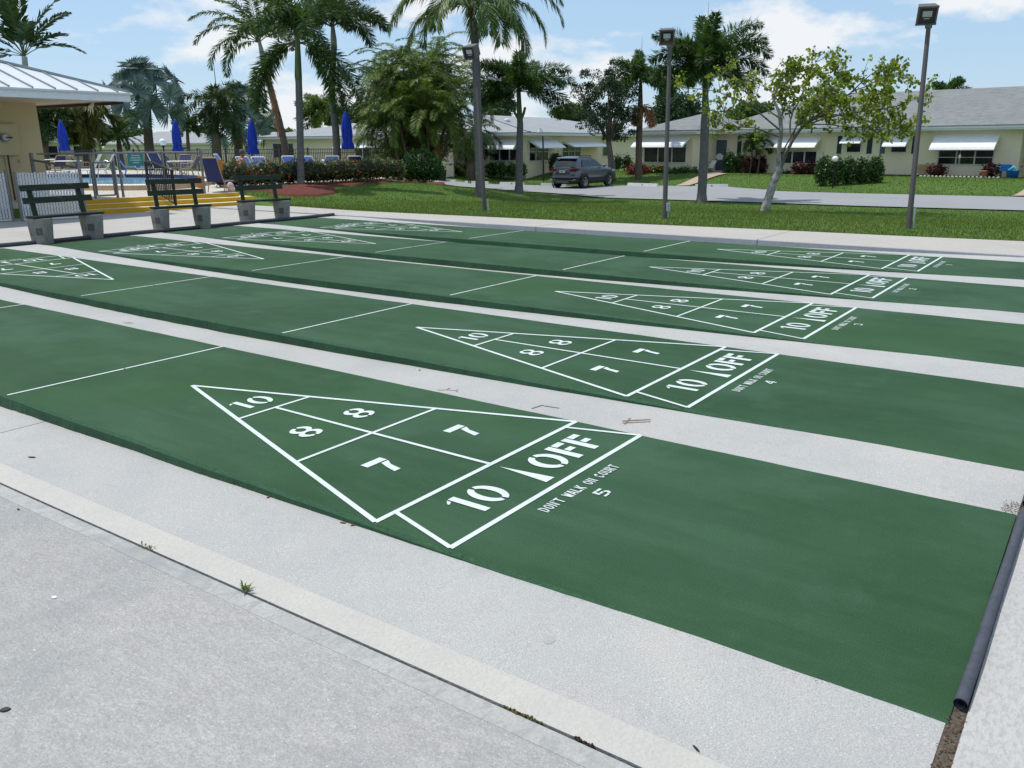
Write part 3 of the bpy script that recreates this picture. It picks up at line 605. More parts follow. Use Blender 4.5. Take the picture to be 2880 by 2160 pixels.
s2=G(35,622,0); s3=s2+(sl-sr)/np.linalg.norm(sl-sr)*1.6
t2,iv=slat_fence('slatted_fence',s3,s2,1.13,'white slatted gate leaf at the left edge of the photo')
o=MB().tube([(s2[0]+.0,s2[1]+.03,0),(s2[0],s2[1]+.03,1.2)],.034,10).build('post',m_galv,t2); o.matrix_parent_inverse=iv
# chain-link fence on the pool terrace edge, with gate, posts and top rail
fo=top0+sn*.12
def fpos(u,v=505):           # point of the fence line under pixel column u
    r=ray(u,v)[:2]; A=np.array([[r[0],-sd_[0]],[r[1],-sd_[1]]]); k=np.linalg.solve(A,fo-CP[:2]); return fo+sd_*k[1]
tf=empty('chain_link_fence',(*fo,DZ),0,'galvanised chain link fence with a gate along the top of the yellow steps','fence'); iv=Matrix.Translation((-fo[0],-fo[1],-DZ))
us=[262,325,341,463,572]; ps=[fpos(u) for u in us]; FH=1.22
def fp(nm,mb,m=m_galv): o=mb.build(nm,m,tf); o.matrix_parent_inverse=iv
for p_,h in zip(ps,(FH,1.0,FH-.03,FH,FH+.05)): fp('post',MB().tube([(*p_,DZ),(*p_,DZ+h)],.036,10))
fp('rail',MB().tube([(*fpos(115),DZ+FH-.02),(*ps[3],DZ+FH-.02)],.024,8)); fp('rail',MB().tube([(*ps[3],DZ+FH-.02),(*ps[4],DZ+FH-.02)],.024,8))
fp('wire_mesh',chain(ps[2],ps[3],DZ+.04,DZ+FH-.02,DZ+.04,DZ+FH-.02)); fp('wire_mesh',chain(ps[3],ps[4],DZ+.04,DZ+FH-.02,DZ+.04,DZ+FH-.02))
g=MB(); a,b=ps[0]+sd_*.06,ps[1]-sd_*.06
for z in (.08,.95): g.tube([(*a,DZ+z),(*b,DZ+z)],.022,8)
for p_ in (a,b): g.tube([(*p_,DZ+.08),(*p_,DZ+.95)],.022,8)
fp('gate_frame',g); fp('gate_mesh',chain(a,b,DZ+.1,DZ+.95,DZ+.1,DZ+.95))
# sloping piece beside the building
P0=at(93,470,22.3); P1=np.array([sr[0],sr[1]]); za=1.7+(416-440)/FPX*-0+0
tsl=empty('chain_link_fence',(P0[0],P0[1],0),0,'sloping chain link fence piece between the building and the slatted screen','fence'); iv=Matrix.Translation((-P0[0],-P0[1],0))
z0=at(98,450,22.3)[2]; z1=at(238,471,depth(sr))[2]
for nm,mb in (('post',MB().tube([(P0[0],P0[1],0),(P0[0],P0[1],at(92,430,22.3)[2])],.05,10)),('rail',MB().tube([(P0[0],P0[1],z0),(P1[0],P1[1],z1)],.026,8)),('wire_mesh',chain(P0,P1,.6,z0,.6,z1))):
    o=mb.build(nm,m_galv,tsl); o.matrix_parent_inverse=iv
# black handrail down the steps
hy=fpos(430); e_=-sn; r0=sa+sd_*((hy-sa)@sd_)+sn*1.30; rt=empty('step_railing',(*r0,DZ),0,'black iron picket railing running down the yellow steps','railing'); iv=Matrix.Translation((-r0[0],-r0[1],-DZ))
def hr(s): return r0+e_*s
def hrz(s): return DZ-max(0,min(1,(s-.50)/1.10))*.28
tops=[(0,.95),(.42,.95),(1.72,.72)]
mb=MB(); mb.tube([(*hr(s),DZ+z) for s,z in tops],.026,8); o=mb.build('handrail',m_black,rt); o.matrix_parent_inverse=iv
for s in (0,1.70):
    zt_=DZ+float(np.interp(s,[q[0] for q in tops],[q[1] for q in tops])); o=MB().beam((*hr(s),DZ if s==0 else .10),(*hr(s),zt_),.05,.05,(1,0,0)).build('post',m_black,rt); o.matrix_parent_inverse=iv
mb=MB()
for s in np.linspace(.10,1.60,14):
    zt_=DZ+float(np.interp(s,[q[0] for q in tops],[q[1] for q in tops])); mb.beam((*hr(s),hrz(s)+.12),(*hr(s),zt_),.018,.018,(1,0,0))
o=mb.build('pickets',m_black,rt); o.matrix_parent_inverse=iv
mb=MB(); mb.tube([(*hr(s),hrz(s)+.12) for s in (0,.50,1.60,1.70)],.016,6); o=mb.build('bottom_rail',m_black,rt); o.matrix_parent_inverse=iv
# sign on the chain-link fence
m_teal=mat('teal sign',(.035,.22,.21),.5); m_sgt=mat('pale sign lettering',(.45,.58,.55),.6)
sp_=fpos(386)+(-sn)*.06; c0=fpos(364)+(-sn)*.06; c1=fpos(408)+(-sn)*.06; dd=depth((*sp_,1.2)); zA=at(386,466,dd)[2]; zB=at(386,433,dd)[2]
ts=empty('pool_sign',(*sp_,zA),0,'teal pool rules sign hung on the chain link fence','sign'); iv=Matrix.Translation((-sp_[0],-sp_[1],-zA))
mb=MB(); nrm=np.array([*(-sn),0])*.006; q=[(*c0,zA),(*c1,zA),(*c1,zB),(*c0,zB)]; mb.hexa([np.array(x) for x in q],[np.array(x)+nrm for x in q]); o=mb.build('board',m_teal,ts); o.matrix_parent_inverse=iv
mb=MB()
for k,(a,b) in enumerate(((.25,.78),(.2,.82),(.12,.88),(.3,.7))):
    z=zB-(zB-zA)*(.18+.2*k); x=a
    while x<b:
        wd=random.uniform(.03,.08); p0=c0+(c1-c0)*x; p1=c0+(c1-c0)*min(b,x+wd); mb.add([np.array((*p0,z))+nrm*1.5,np.array((*p1,z))+nrm*1.5,np.array((*p1,z+.035))+nrm*1.5,np.array((*p0,z+.035))+nrm*1.5],[(0,1,2,3)]); x+=wd+.025
o=mb.build('sign_lettering',m_sgt,ts); o.matrix_parent_inverse=iv; o['kind']='stuff'; del o['kind']
# long dark picket fence behind the pool
m_pick=mat('dark picket',(.045,.045,.048),.5)
def picket(A,B,label,h=1.2,nposts=8):
    A=np.array(A[:2]);B=np.array(B[:2]); Ln=np.linalg.norm(B-A); d=(B-A)/Ln; t=empty('picket_fence',(*A,DZ),0,label,'fence','dark picket fences behind the pool'); iv=Matrix.Translation((-A[0],-A[1],-DZ))
    mb=MB()
    for z in (.10,h-.02,h-.22): mb.beam((*A,DZ+z),(*B,DZ+z),.03,.035)
    for s in np.arange(.06,Ln,.115): p=A+d*s; mb.beam((*p,DZ+.06),(*p,DZ+h),.02,.02,(1,0,0))
    o=mb.build('picket_panel',m_pick,t); o.matrix_parent_inverse=iv
    for s in np.linspace(0,Ln,nposts): p=A+d*s; o=MB().beam((*p,DZ),(*p,DZ+h+.06),.065,.065,(1,0,0)).build('post',m_pick,t); o.matrix_parent_inverse=iv
picket(FM,FR,'dark metal picket fence behind the pool, right run ending at the big green bush')
picket(FL,FM-(FM-FL)/np.linalg.norm(FM-FL)*.2,'dark metal picket fence behind the pool, left run behind the white tables')
# ================================================================== BUILDINGS
m_stucco=layered('yellow stucco',(.57,.49,.30),[(.8,(1,1,1),.4,.65,(.52,.445,.27),.7)],.9,[(70,(1,1,1),.35)])
m_cream=layered('cream stucco',(.80,.685,.50),[(.5,(1,1,.5),.4,.65,(.75,.635,.455),.7),(3,(1,1,1),.5,.7,(.82,.71,.53),.5),(1.2,(1,1,.25),.58,.70,(.58,.52,.41),.4)],.9,[(70,(1,1,1),.25)])
m_fas=mat('white fascia',(.66,.70,.74),.5,noise=(6,.06)); m_mroof=mat('white metal roof',(.62,.66,.68),.35,.0,noise=(3,.06)); m_seam=mat('roof seam',(.30,.32,.34),.4,.3)
m_shin=layered('grey shingle roof',(.215,.23,.23),[(.6,(1,1,1),.4,.65,(.18,.195,.195),.6),(7,(.3,1,1),.45,.60,(.14,.15,.15),.7),(24,(.4,1,1),.5,.66,(.27,.28,.28),.6)],.9,[(30,(.4,1,1),.4)])
m_shin2=layered('pale shingle roof',(.29,.305,.32),[(.6,(1,1,1),.4,.65,(.25,.265,.28),.7),(9,(.4,1,1),.46,.64,(.34,.355,.365),.6)],.9)
m_awn=mat('white awning metal',(.82,.83,.84),.45,noise=(4,.05)); m_frame=mat('window frame',(.50,.50,.49),.5); m_wframe=mat('white frame',(.66,.66,.64),.5)
m_glass=mat('dark glass',(.012,.014,.017),.08,0,.6,noise=(3,.6)); m_shut=mat('green shutter',(.012,.045,.042),.6); m_shut_lit=mat('sunlit blue shutter',(.10,.115,.15),.5)  # paler second shutter colour stands for light falling on that one shutter
m_soff=mat('cream soffit',(.55,.47,.36),.8); m_brown=mat('brown conduit and eave shade',(.07,.04,.03),.7); m_scr=mat('lamp lens',(.40,.44,.44),.25); m_white=mat('white paint',(.75,.75,.73),.5)
# --- pool house with the white metal roof, at the left edge
e0=at(0,272,19.2); e1=at(366,286,21.9); ed=(e1-e0)[:2]; ed/=np.linalg.norm(ed); en=np.array([-ed[1],ed[0]]); en=en if en@FV[:2]>0 else -en     # en goes away from camera
ez=(e0[2]+e1[2])/2; lf_=e0[:2]-ed*8; rt_=e1[:2]; dep=6.5
ph=empty('pool_house',(*rt_,0),0,'yellow stucco pool house with a white metal roof at the left edge','building'); iv=Matrix.Translation((-rt_[0],-rt_[1],0))
def pb(nm,mb,m,par=None): 
    o=mb.build(nm,m,par or ph); o.matrix_parent_inverse=iv if par is None else Matrix.Identity(4); return o
fh=.20; A=[lf_,rt_,rt_+en*dep,lf_+en*dep]
mb=MB()
for i in range(4):
    a,b=A[i],A[(i+1)%4]; mb.beam((*a,ez+fh/2),(*b,ez+fh/2),.05,fh)
pb('fascia',mb,m_fas)
i1=[p for p in (lf_+ed*.03+en*.03,rt_-ed*.03+en*.03,rt_-ed*.03+en*(dep-.03),lf_+ed*.03+en*(dep-.03))]
mb=MB(); mb.add([(*p,ez+.02) for p in i1],[(0,1,2,3)]); pb('soffit',mb,m_soff)
rz=ez+fh; k=dep/2; sl_=.35; rid=[rt_-ed*k+en*k,lf_+ed*k+en*k]; ov=[lf_-en*.06-ed*.06,rt_-en*.06+ed*.06,rt_+en*(dep+.06)+ed*.06,lf_+en*(dep+.06)-ed*.06]
V=[(*p,rz+.015) for p in ov]+[(*rid[0],rz+k*sl_),(*rid[1],rz+k*sl_)]
mb=MB(); mb.add(V,[(0,1,4,5),(1,2,4),(2,3,5,4),(3,0,5)]); mb.add([(*p,rz-.03) for p in ov]+[(*p,rz+.014) for p in ov],[(i,(i+1)%4,4+(i+1)%4,4+i) for i in range(4)]); ro=pb('roof',mb,m_mroof)
mb=MB(); Ltot=np.linalg.norm(rt_-lf_)
for s in np.arange(.35,Ltot,.55):
    a=rt_-ed*s-en*.05; run=min(k,s if s<k else k); b=rt_-ed*s+en*run; mb.beam((*a,rz+.035),(*b,rz+run*sl_+.03),.03,.045)
pb('roof_seams',mb,m_seam); mb=MB()
for s in np.arange(.4,dep,.55):
    a=rt_+en*s+ed*.05; run=min(s,dep-s); b=rt_+en*s-ed*run; mb.beam((*a,rz+.035),(*b,rz+run*sl_+.03),.03,.045)
pb('roof_seams',mb,m_seam)
mb=MB(); mb.beam((*rt_,rz+.05),(*rid[0],rz+k*sl_+.04),.12,.06); pb('hip_cap',mb,m_seam)
wc=at(102,300,22.6)[:2]; w0=wc-ed*9
mb=MB(); q=[w0,wc,wc+en*4.6,w0+en*4.6]; mb.add([(*p,-.2) for p in q]+[(*p,ez+.03) for p in q],[(0,1,5,4),(1,2,6,5),(2,3,7,6),(3,0,4,7)]); pb('wall',mb,m_stucco)
mb=MB(); mb.beam((*(rt_+en*.2-ed*.12),ez-.03),(*(rt_+en*6-ed*.12),ez-.03),.10,.07); pb('beam',mb,m_brown)  # dark strip painting in the shaded underside of the side eave
def onwall(u,v,o_=0):
    r=ray(u,v); kk=((wc-en*o_-CP[:2])@en)/(r[:2]@en); return CP+r*kk
def wallbox(nm,u0,u1,v0,v1,th,m):
    a=onwall(u0,v1);b=onwall(u1,v0); mb=MB(); a2=a[:2];b2=b[:2]; f=-en*th; q=[a2,b2,b2+f,a2+f]; mb.add([(*p,a[2]) for p in q]+[(*p,b[2]) for p in q],[(0,1,2,3),(4,5,6,7),(0,1,5,4),(1,2,6,5),(2,3,7,6),(3,0,4,7)]); return pb(nm,mb,m)
wallbox('panel_box',-30,39,350,437,.16,m_stucco)
c=onwall(11,387,.17); mb=MB(); mb.tube([(*(c[:2]),c[2]),(*(c[:2]-en*.07),c[2])],.115,18); pb('electric_meter',mb,mat('meter grey',(.20,.21,.22),.35,.2))
mb=MB(); mb.tube([(*(c[:2]-en*.071),c[2]),(*(c[:2]-en*.10),c[2])],.085,18); pb('meter_glass',mb,mat('meter glass',(.45,.46,.46),.2))
wallbox('meter_strip',3,19,385,389,.285,m_dark)
for uu in (15,22): 
    a=onwall(uu,437,.06); mb=MB(); mb.tube([(a[0],a[1],a[2]),(a[0],a[1],.1)],.02,8); pb('conduit',mb,m_brown if uu==22 else m_stucco)
wallbox('utility_box',53,61,450,458,.06,m_stucco)
for u in (262,290):
    a=at(u,287,22.4); mb=MB(); mb.tube([a+UZ*.08,a+UZ*.0,a-UZ*.03],.03,8); b=a-UZ*.03; d_=np.array([*(ed*(1 if u>270 else -.6)),-.7]); mb.tube([b,b+d_*.16],[.03,.062],10); pb('floodlight',mb,m_white)
wallbox('fascia_bracket',62,82,262,270,.75,m_seam)
# --- bungalows
class Frame:
    def __init__(s,A,B,z): 
        s.O=np.array(A[:2]); d=np.array(B[:2])-s.O; s.d=d/np.linalg.norm(d); s.n=np.array([s.d[1],-s.d[0]]); s.z=z
        if s.n@(CP[:2]-s.O)<0: s.n=-s.n
    def p(s,q,n,z): return (*(s.O+s.d*q+s.n*n),z)
    def px(s,u,v,n=0.):
        r=ray(u,v); k=((s.O+s.n*n-CP[:2])@s.n)/(r[:2]@s.n); P=CP+r*k; return float((P[:2]-s.O)@s.d),float(P[2])
    def box(s,mb,s0,s1,n0,n1,z0,z1):
        a=[s.p(s0,n0,z0),s.p(s1,n0,z0),s.p(s1,n1,z0),s.p(s0,n1,z0)]; b=[s.p(s0,n0,z1),s.p(s1,n0,z1),s.p(s1,n1,z1),s.p(s0,n1,z1)]
        mb.hexa(a,b); return mb
class House:
    def __init__(s,F,name,label,cat='house',group='bungalows beyond the courts'):
        s.F=F; s.e=empty(name,(*F.O,F.z),0,label,cat,group); s.iv=Matrix.Translation((-F.O[0],-F.O[1],-F.z))
    def part(s,nm,mb,m,par=None,label=None):
        o=mb.build(nm,m,par or s.e); o.matrix_parent_inverse=s.iv if par is None else Matrix.Identity(4)
        if label: o['label']=label
        return o
    def wall(s,s0,s1,n0,n1,z1,m=None): return s.part('wall',s.F.box(MB(),s0,s1,n0,n1,s.F.z-.3,z1),m or m_cream)
    def hip(s,s0,s1,n0,n1,ze,rise,fh,m,hipl=None,hipr=None,nm='roof'):
        """eaves rectangle s0..s1 x n0(front)..n1(back); fascia of height fh under it"""
        F=s.F; w_=(n0-n1)/2; hl=w_ if hipl is None else hipl; hr_=w_ if hipr is None else hipr; nm_=(n0+n1)/2
        if s1-s0<hl+hr_: hl=hr_=(s1-s0)/2
        V=[F.p(s0-.06,n0+.06,ze),F.p(s1+.06,n0+.06,ze),F.p(s1+.06,n1-.06,ze),F.p(s0-.06,n1-.06,ze),F.p(s0+hl,nm_,ze+rise),F.p(s1-hr_,nm_,ze+rise)]
        V+=[(x,y,z-.05) for x,y,z in V[:4]]
        mb=MB(); mb.add(V,[(0,1,5,4),(1,2,5),(2,3,4,5),(3,0,4),(0,1,7,6),(1,2,8,7),(2,3,9,8),(3,0,6,9)]); r=s.part(nm,mb,m)
        mb=MB(); F.box(mb,s0,s1,n0,n0-.04,ze-fh,ze-.052); F.box(mb,s0,s1,n1+.04,n1,ze-fh,ze-.052); F.box(mb,s0,s0+.04,n0-.041,n1+.041,ze-fh,ze-.052); F.box(mb,s1-.04,s1,n0-.041,n1+.041,ze-fh,ze-.052); s.part('fascia',mb,m_fas)
        mb=MB(); F.box(mb,s0-.03,s1+.03,n0+.05,n0+.002,ze-.15,ze-.053); s.part('gutter',mb,m_white)
        mb=MB(); mb.add([F.p(s0+.05,n0-.05,ze-fh+.03),F.p(s1-.05,n0-.05,ze-fh+.03),F.p(s1-.05,n1+.05,ze-fh+.03),F.p(s0+.05,n1+.05,ze-fh+.03)],[(0,1,2,3)]); s.part('soffit',mb,m_white)
        return r
    def window(s,s0,s1,z0,z1,cols,rows=1,n=0.,fm=None):
        F=s.F; mb=MB(); t_=.05; F.box(mb,s0,s1,n+.055,n-.05,z0,z0+t_); F.box(mb,s0,s1,n+.055,n-.05,z1-t_,z1)
        for i in range(cols+1): c=s0+(s1-s0-t_)*i/cols; F.box(mb,c,c+t_*(1.0 if i in(0,cols) else 1.5),n+.052,n-.048,z0+t_,z1-t_)
        for j in range(1,rows): z=z0+(z1-z0)*j/rows; F.box(mb,s0+t_,s1-t_,n+.045,n-.04,z-.02,z+.02)
        f=s.part('window',mb,fm or m_wframe); q=MB(); q.add([F.p(s0+t_,n+.012,z0+t_),F.p(s1-t_,n+.012,z0+t_),F.p(s1-t_,n+.012,z1-t_),F.p(s0+t_,n+.012,z1-t_)],[(0,1,2,3)])
        o=q.build('pane',m_glass,f); return f
    def awning(s,s0,s1,zt_,zb,pr,n=0.,ribs=True):
        F=s.F; mb=MB(); prof=[(.0,zt_),(pr*.78,zb+(zt_-zb)*.30),(pr*.93,zb+(zt_-zb)*.16),(pr,zb)]; th=.02; kk=max(8,int((s1-s0)/.075)); V=[];Fc=[]
        ss=np.linspace(s0,s1,kk*2+1)
        for i,q in enumerate(ss):
            b=.014 if i%2 else 0; e=-.015 if i%2 else .012
            for j,(nn,z) in enumerate(prof): V.append(F.p(q,n+nn,z+b+(e if j==3 else 0)))
        m_=len(prof); Fc=[(i*m_+j,(i+1)*m_+j,(i+1)*m_+j+1,i*m_+j+1) for i in range(len(ss)-1) for j in range(m_-1)]; mb.add(V,Fc)
        V2=[(x,y,z-th) for x,y,z in V]; mb.add(V2,[f[::-1] for f in Fc])
        for q in (s0,s1): mb.add([F.p(q,n+.0,zt_),F.p(q,n+pr*.80,zb+(zt_-zb)*.28),F.p(q,n+pr,zb),F.p(q,n+pr*.86,zb),F.p(q,n+.72*pr,zb+(zt_-zb)*.14),F.p(q,n+.0,zt_-.14)],[(0,1,2,3,4,5)])
        a=s.part('awning',mb,m_awn); q=MB()
        for c in (s0+.03,s1-.03): q.beam(F.p(c,n+pr*.9,zb+.03),F.p(c,n+.02,zb-.02),.02,.02)
        o=q.build('awning_bracket',m_frame,a); return a
    def winpx(s,u0,v0,u1,v1,cols,rows=1,n=0.,fm=None):
        a=s.F.px(u0,v1,n); b=s.F.px(u1,v0,n); c=s.F.px((u0+u1)/2,v1,n); d=s.F.px((u0+u1)/2,v0,n); return s.window(a[0],b[0],c[1],d[1],cols,rows,n,fm)
    def awnpx(s,u0,u1,vt,ub0,vb,pr,n=0.):
        a=s.F.px(u0,vt,n); b=s.F.px(u1,vt,n); zb=s.F.px((u0+u1)/2,vb,n+pr)[1]; return s.awning(a[0],b[0],(a[1]+b[1])/2,zb,pr,n)
def vent(F,H_,u,v,nn,r,h):
    q=F.px(u,v,nn); mb=MB(); mb.lathe([(r*.5,-.25),(r*.5,h*.5),(r,h*.5),(r*.9,h),(0,h*1.05)],F.p(q[0],nn,q[1]),10); H_.part('roof_vent',mb,m_white)
# long right-hand bungalow
ZR=-.15
FR_=Frame(G(2200,488,ZR),G(2862,500,ZR),ZR)
RH=House(FR_,'bungalow','long cream bungalow with white awnings and dark shutters, at the right')
sL=FR_.px(2072,488)[0]; sR=FR_.px(2862,480)[0]; ze=FR_.px(2500,356,.55)[1]
wgn=float((G(1820,486,ZR)[:2]-FR_.O)@FR_.n); w0=FR_.px(1803,480,wgn)[0]; w1=FR_.px(1945,480,wgn)[0]
RH.wall(w1-.3,sR,0,-8.5,ze-.20); RH.wall(w0,w1,wgn,-8.3,ze-.21); RH.wall(sR-.2,sR+7,-2.6,-8.45,ze-.20)
RH.hip(w1-.35,sR+8,.55,-9.1,ze,2.05,.24,m_shin,hipl=5.2)
RH.hip(w0-.5,w1+.5,wgn+.5,-7.0,ze-.012,1.15,.24,m_shin)
for a in ((2192,424,2300,461,3,1,0),(2379,402,2425,430,1,1,0),(2504,408,2553,430,1,1,0)): RH.winpx(*a)
RH.winpx(2635,421,2799,464,3,2,0,m_frame); RH.winpx(1811,400,1933,458,3,1,wgn)
RH.awnpx(2163,2310,385,0,415,.85); RH.awnpx(2374,2432,382.5,0,403,.62); RH.awnpx(2496,2562,380,0,412,.72); RH.awnpx(2632,2814,377.5,0,421,.85)
a=FR_.px(1795,386,wgn); RH.awning(a[0],FR_.px(1940,386,wgn)[0],a[1],FR_.px(1860,414,wgn+.85)[1],.85,wgn)
for u0,u1,mm in ((2073,2087,m_shut),(2353,2370,m_shut),(2437,2456,m_shut),(2474,2493,m_shut_lit),(2563,2580,m_shut)):
    a=FR_.px(u0,432); b=FR_.px(u1,382); mb=FR_.box(MB(),a[0],b[0],.045,.001,a[1],b[1])
    for q in np.arange(a[1]+.06,b[1]-.05,.09): FR_.box(mb,a[0]+.05,b[0]-.05,.058,.046,q,q+.05)
    RH.part('shutter',mb,mm,label='pale sunlit blue shutter with light painted in' if mm is m_shut_lit else None)
rg=np.random.default_rng(5); a=FR_.px(2578,490); b=FR_.px(2628,460); pts=[]
for i in range(26):
    t_=2*math.pi*i/26; pts.append(((a[0]+b[0])/2+(b[0]-a[0])/2*math.copysign(abs(math.cos(t_))**.6,math.cos(t_))+rg.normal(0,.03),(a[1]+b[1])/2+(b[1]-a[1])/2*math.copysign(abs(math.sin(t_))**.6,math.sin(t_))+rg.normal(0,.03)))
RH.part('wall_stain',MB().add([FR_.p(x,.003,z) for x,z in pts],[tuple(range(26))]),layered('orange wall stain',(.45,.27,.11),[(2,(1,1,1),.35,.6,(.52,.42,.26),.8)],.9),label='orange brown damp stain low on the wall')
# front door in the recess
dn=0.; a=FR_.px(1990,478,dn); b=FR_.px(2046,394,dn)
mb=FR_.box(MB(),a[0],b[0],dn+.05,dn+.002,a[1],b[1]); dr=RH.part('door',mb,mat('dark door',(.012,.012,.022),.5))
mb=MB(); wd=b[0]-a[0]; hd=b[1]-a[1]
for sg in (1,-1):
    for q in np.arange(-hd*.6,wd+hd*.6,.12):
        x0,x1=(q,q+hd*.55*sg); z0,z1=a[1]+.05,b[1]-.05
        t0,t1=0,1
        if x1!=x0:
            lo,hi=sorted(((0.04-x0)/(x1-x0),((wd-.04)-x0)/(x1-x0))); t0=max(0,lo); t1=min(1,hi)
        if t1-t0>.03: mb.beam(FR_.p(a[0]+x0+(x1-x0)*t0,dn+.058,z0+(z1-z0)*t0),FR_.p(a[0]+x0+(x1-x0)*t1,dn+.058,z0+(z1-z0)*t1),.014,.014)
o=mb.build('lattice',mat('pale lattice',(.30,.33,.40),.5),dr)
c=FR_.px(2024,441,dn+.07); mb=MB(); V=[]
for i in range(22): t_=2*math.pi*i/22; V.append(FR_.p(c[0]+.27*math.cos(t_)+.02*math.sin(5*t_),dn+.075,c[1]+.20*math.sin(t_)+.02*math.cos(4*t_)))
mb.add(V,[tuple(range(22))]); mb.build('door_plaque',m_white,dr)
mb=MB(); FR_.box(mb,a[0]-.07,a[0]-.001,dn+.06,dn+.003,a[1],b[1]+.07); FR_.box(mb,b[0]+.001,b[0]+.07,dn+.06,dn+.003,a[1],b[1]+.07); FR_.box(mb,a[0],b[0],dn+.06,dn+.003,b[1]+.001,b[1]+.07); RH.part('door_frame',mb,m_wframe)
RH.part('door_step',FR_.box(MB(),a[0]-.3,b[0]+.3,dn+1.0,dn+.002,ZR-.2,a[1]+.0),m_conc_walk)
RH.winpx(2090,406,2119,430,1,1,0)
c=FR_.px(1994,437,dn+.05); mb=MB()
for x,z,w_,h_ in ((0,.0,.07,.34),(-.12,.05,.1,.08),(.12,-.03,.12,.08),(0,.2,.1,.07)): FR_.box(mb,c[0]-.35+x-w_/2,c[0]-.35+x+w_/2,dn+.07-.001*abs(x),dn+.03,c[1]+z-h_/2,c[1]+z+h_/2)
RH.part('wall_ornament',mb,mat('blue ornament',(.015,.02,.16),.5))
vent(FR_,RH,2382,352,-1.2,.10,.35); vent(FR_,RH,2625,323,-2.6,.20,.5); vent(FR_,RH,2780,277,-4.2,.2,.12)
# bungalow with the long blank wall, left of the parked car
ZM=-.20
FM1=Frame(G(1370,491.5,ZM),G(1479,492.5,ZM),ZM); cn_=FM1.px(1479,492)[0]
dB=G(1600,484,ZM)[:2]-FM1.p(cn_,0,0)[:2]; dB=dB/np.linalg.norm(dB); FM2=Frame(FM1.p(cn_,0,0)[:2],np.array(FM1.p(cn_,0,0)[:2])+dB,ZM)
ML=House(FM1,'bungalow','cream bungalow with curved white awnings, directly behind the parked grey car')
zm=FM1.px(1420,372,.5)[1]
fl=13.; bl=22.
def quadwall(H,pts,z0,z1,m): mb=MB(); n=len(pts); mb.add([(*p,z0) for p in pts]+[(*p,z1) for p in pts],[(i,(i+1)%n,n+(i+1)%n,n+i) for i in range(n)]); return H.part('wall',mb,m)
c0=np.array(FM1.p(cn_,0,0)[:2]); lft=c0-FM1.d*fl
quadwall(ML,[lft,c0,c0+dB*bl,lft+dB*bl],ZM-.3,zm-.18,m_cream)
oc=c0+FM1.n*.5+FM1.d*.5; q=[lft+FM1.n*.5-FM1.d*.5,oc,oc+dB*(bl+1),lft+FM1.n*.5-FM1.d*.5+dB*(bl+1)]; mid0=(q[0]+q[1])/2+dB*6.0; mid1=(q[2]+q[3])/2-dB*6; rise=1.30
mb=MB(); V=[(*p,zm) for p in q]+[(*mid0,zm+rise),(*mid1,zm+rise)]+[(*p,zm-.05) for p in q]; mb.add(V,[(0,1,4),(1,2,5,4),(2,3,5),(3,0,4,5),(0,1,7,6),(1,2,8,7),(2,3,9,8),(3,0,6,9)]); ML.part('roof',mb,m_shin2)
mb=MB()
for i in range(4): mb.beam((*q[i],zm-.13),(*q[(i+1)%4],zm-.13),.05,.155)
ML.part('fascia',mb,m_fas); mb=MB(); mb.add([(*p,zm-.19) for p in q],[(0,1,2,3)]); ML.part('soffit',mb,m_white)
mb=MB(); mb.beam((*q[1],zm+.03),(*mid0,zm+rise+.02),.18,.04); ML.part('hip_cap',mb,m_shin2)
ML.winpx(1377,418,1462,453,3,1); a=FM1.px(1366,392); b=FM1.px(1458,392); ML.awning(a[0],b[0],a[1],FM1.px(1410,420,.8)[1],.8)
ML.F=FM2
def m2(u0,v0,u1,v1,c_,r_): a=FM2.px(u0,v1);b=FM2.px(u1,v0); d1=FM2.px((u0+u1)/2,v1)[1]; d2=FM2.px((u0+u1)/2,v0)[1]; ML.window(min(a[0],b[0]),max(a[0],b[0]),d1,d2,c_,r_)
m2(1487,400,1541,453,3,2); m2(1580,404,1632,446,3,2); m2(1693,411,1714,440,1,1)
for u0,u1,vt,vb in ((1486,1558,390,416),(1583,1680,397,412.5)):
    a=FM2.px(u0,vt);b=FM2.px(u1,vt); ML.awning(min(a[0],b[0]),max(a[0],b[0]),(a[1]+b[1])/2,FM2.px((u0+u1)/2+45,vb,.9)[1],.9)
ML.F=FM1
c=at(1427,347,57); mb=MB(); mb.lathe([(.1,-.3),(.1,.1),(.2,.1),(.2,.25),(.16,.3),(0,.32)],c,10); ML.part('roof_vent',mb,m_white)
# bungalow behind the palms
def farhouse(name,label,d0,d1,u0,u1,zg,ve,vr,depth_,m_roof,wins=(),awn=(),hl=None,hr_=None,fh=.2):
    A=at(u0,410,d0);B=at(u1,410,d1); F=Frame(A,B,zg); H=House(F,name,label); um=(u0+u1)/2
    z=F.px(um,ve,.4)[1]+fh; sE=F.px(u1,410)[0]; H.wall(.4,sE-.4,0,-depth_,z-fh+.05)
    zr=F.px(um,vr,-depth_/2)[1]; H.hip(0,sE,.4,-depth_-.4,z,zr-z,fh,m_roof,hl,hr_)
    for a in wins: H.winpx(*a)
    for a in awn: H.awnpx(*a)
    return H
farhouse('bungalow','cream bungalow half hidden by the palm clump and blue umbrella',60,57,735,1092,-.3,391,347,9,m_shin2,[(770,402,800,445,1,1),(812,402,826,440,1,1),(1000,417,1041,448,2,1),(1056,420,1066,436,1,1)],[(950,1040,402,0,416,.8),(1044,1083,403,0,415,.7)],9,4.5)
farhouse('bungalow','small pale roofed bungalow at the far left behind the pool house',63,66,70,300,-.3,401,368,9,m_shin2,[(110,409,162,446,2,1),(208,409,258,440,2,1)],(),4,7)
farhouse('bungalow','low distant grey roofed bungalow behind the tall umbrellas',108,104,285,590,-.6,408,370,10,m_shin2,[(330,413,345,420,1,1),(500,413,530,420,1,1)],(),5,6)
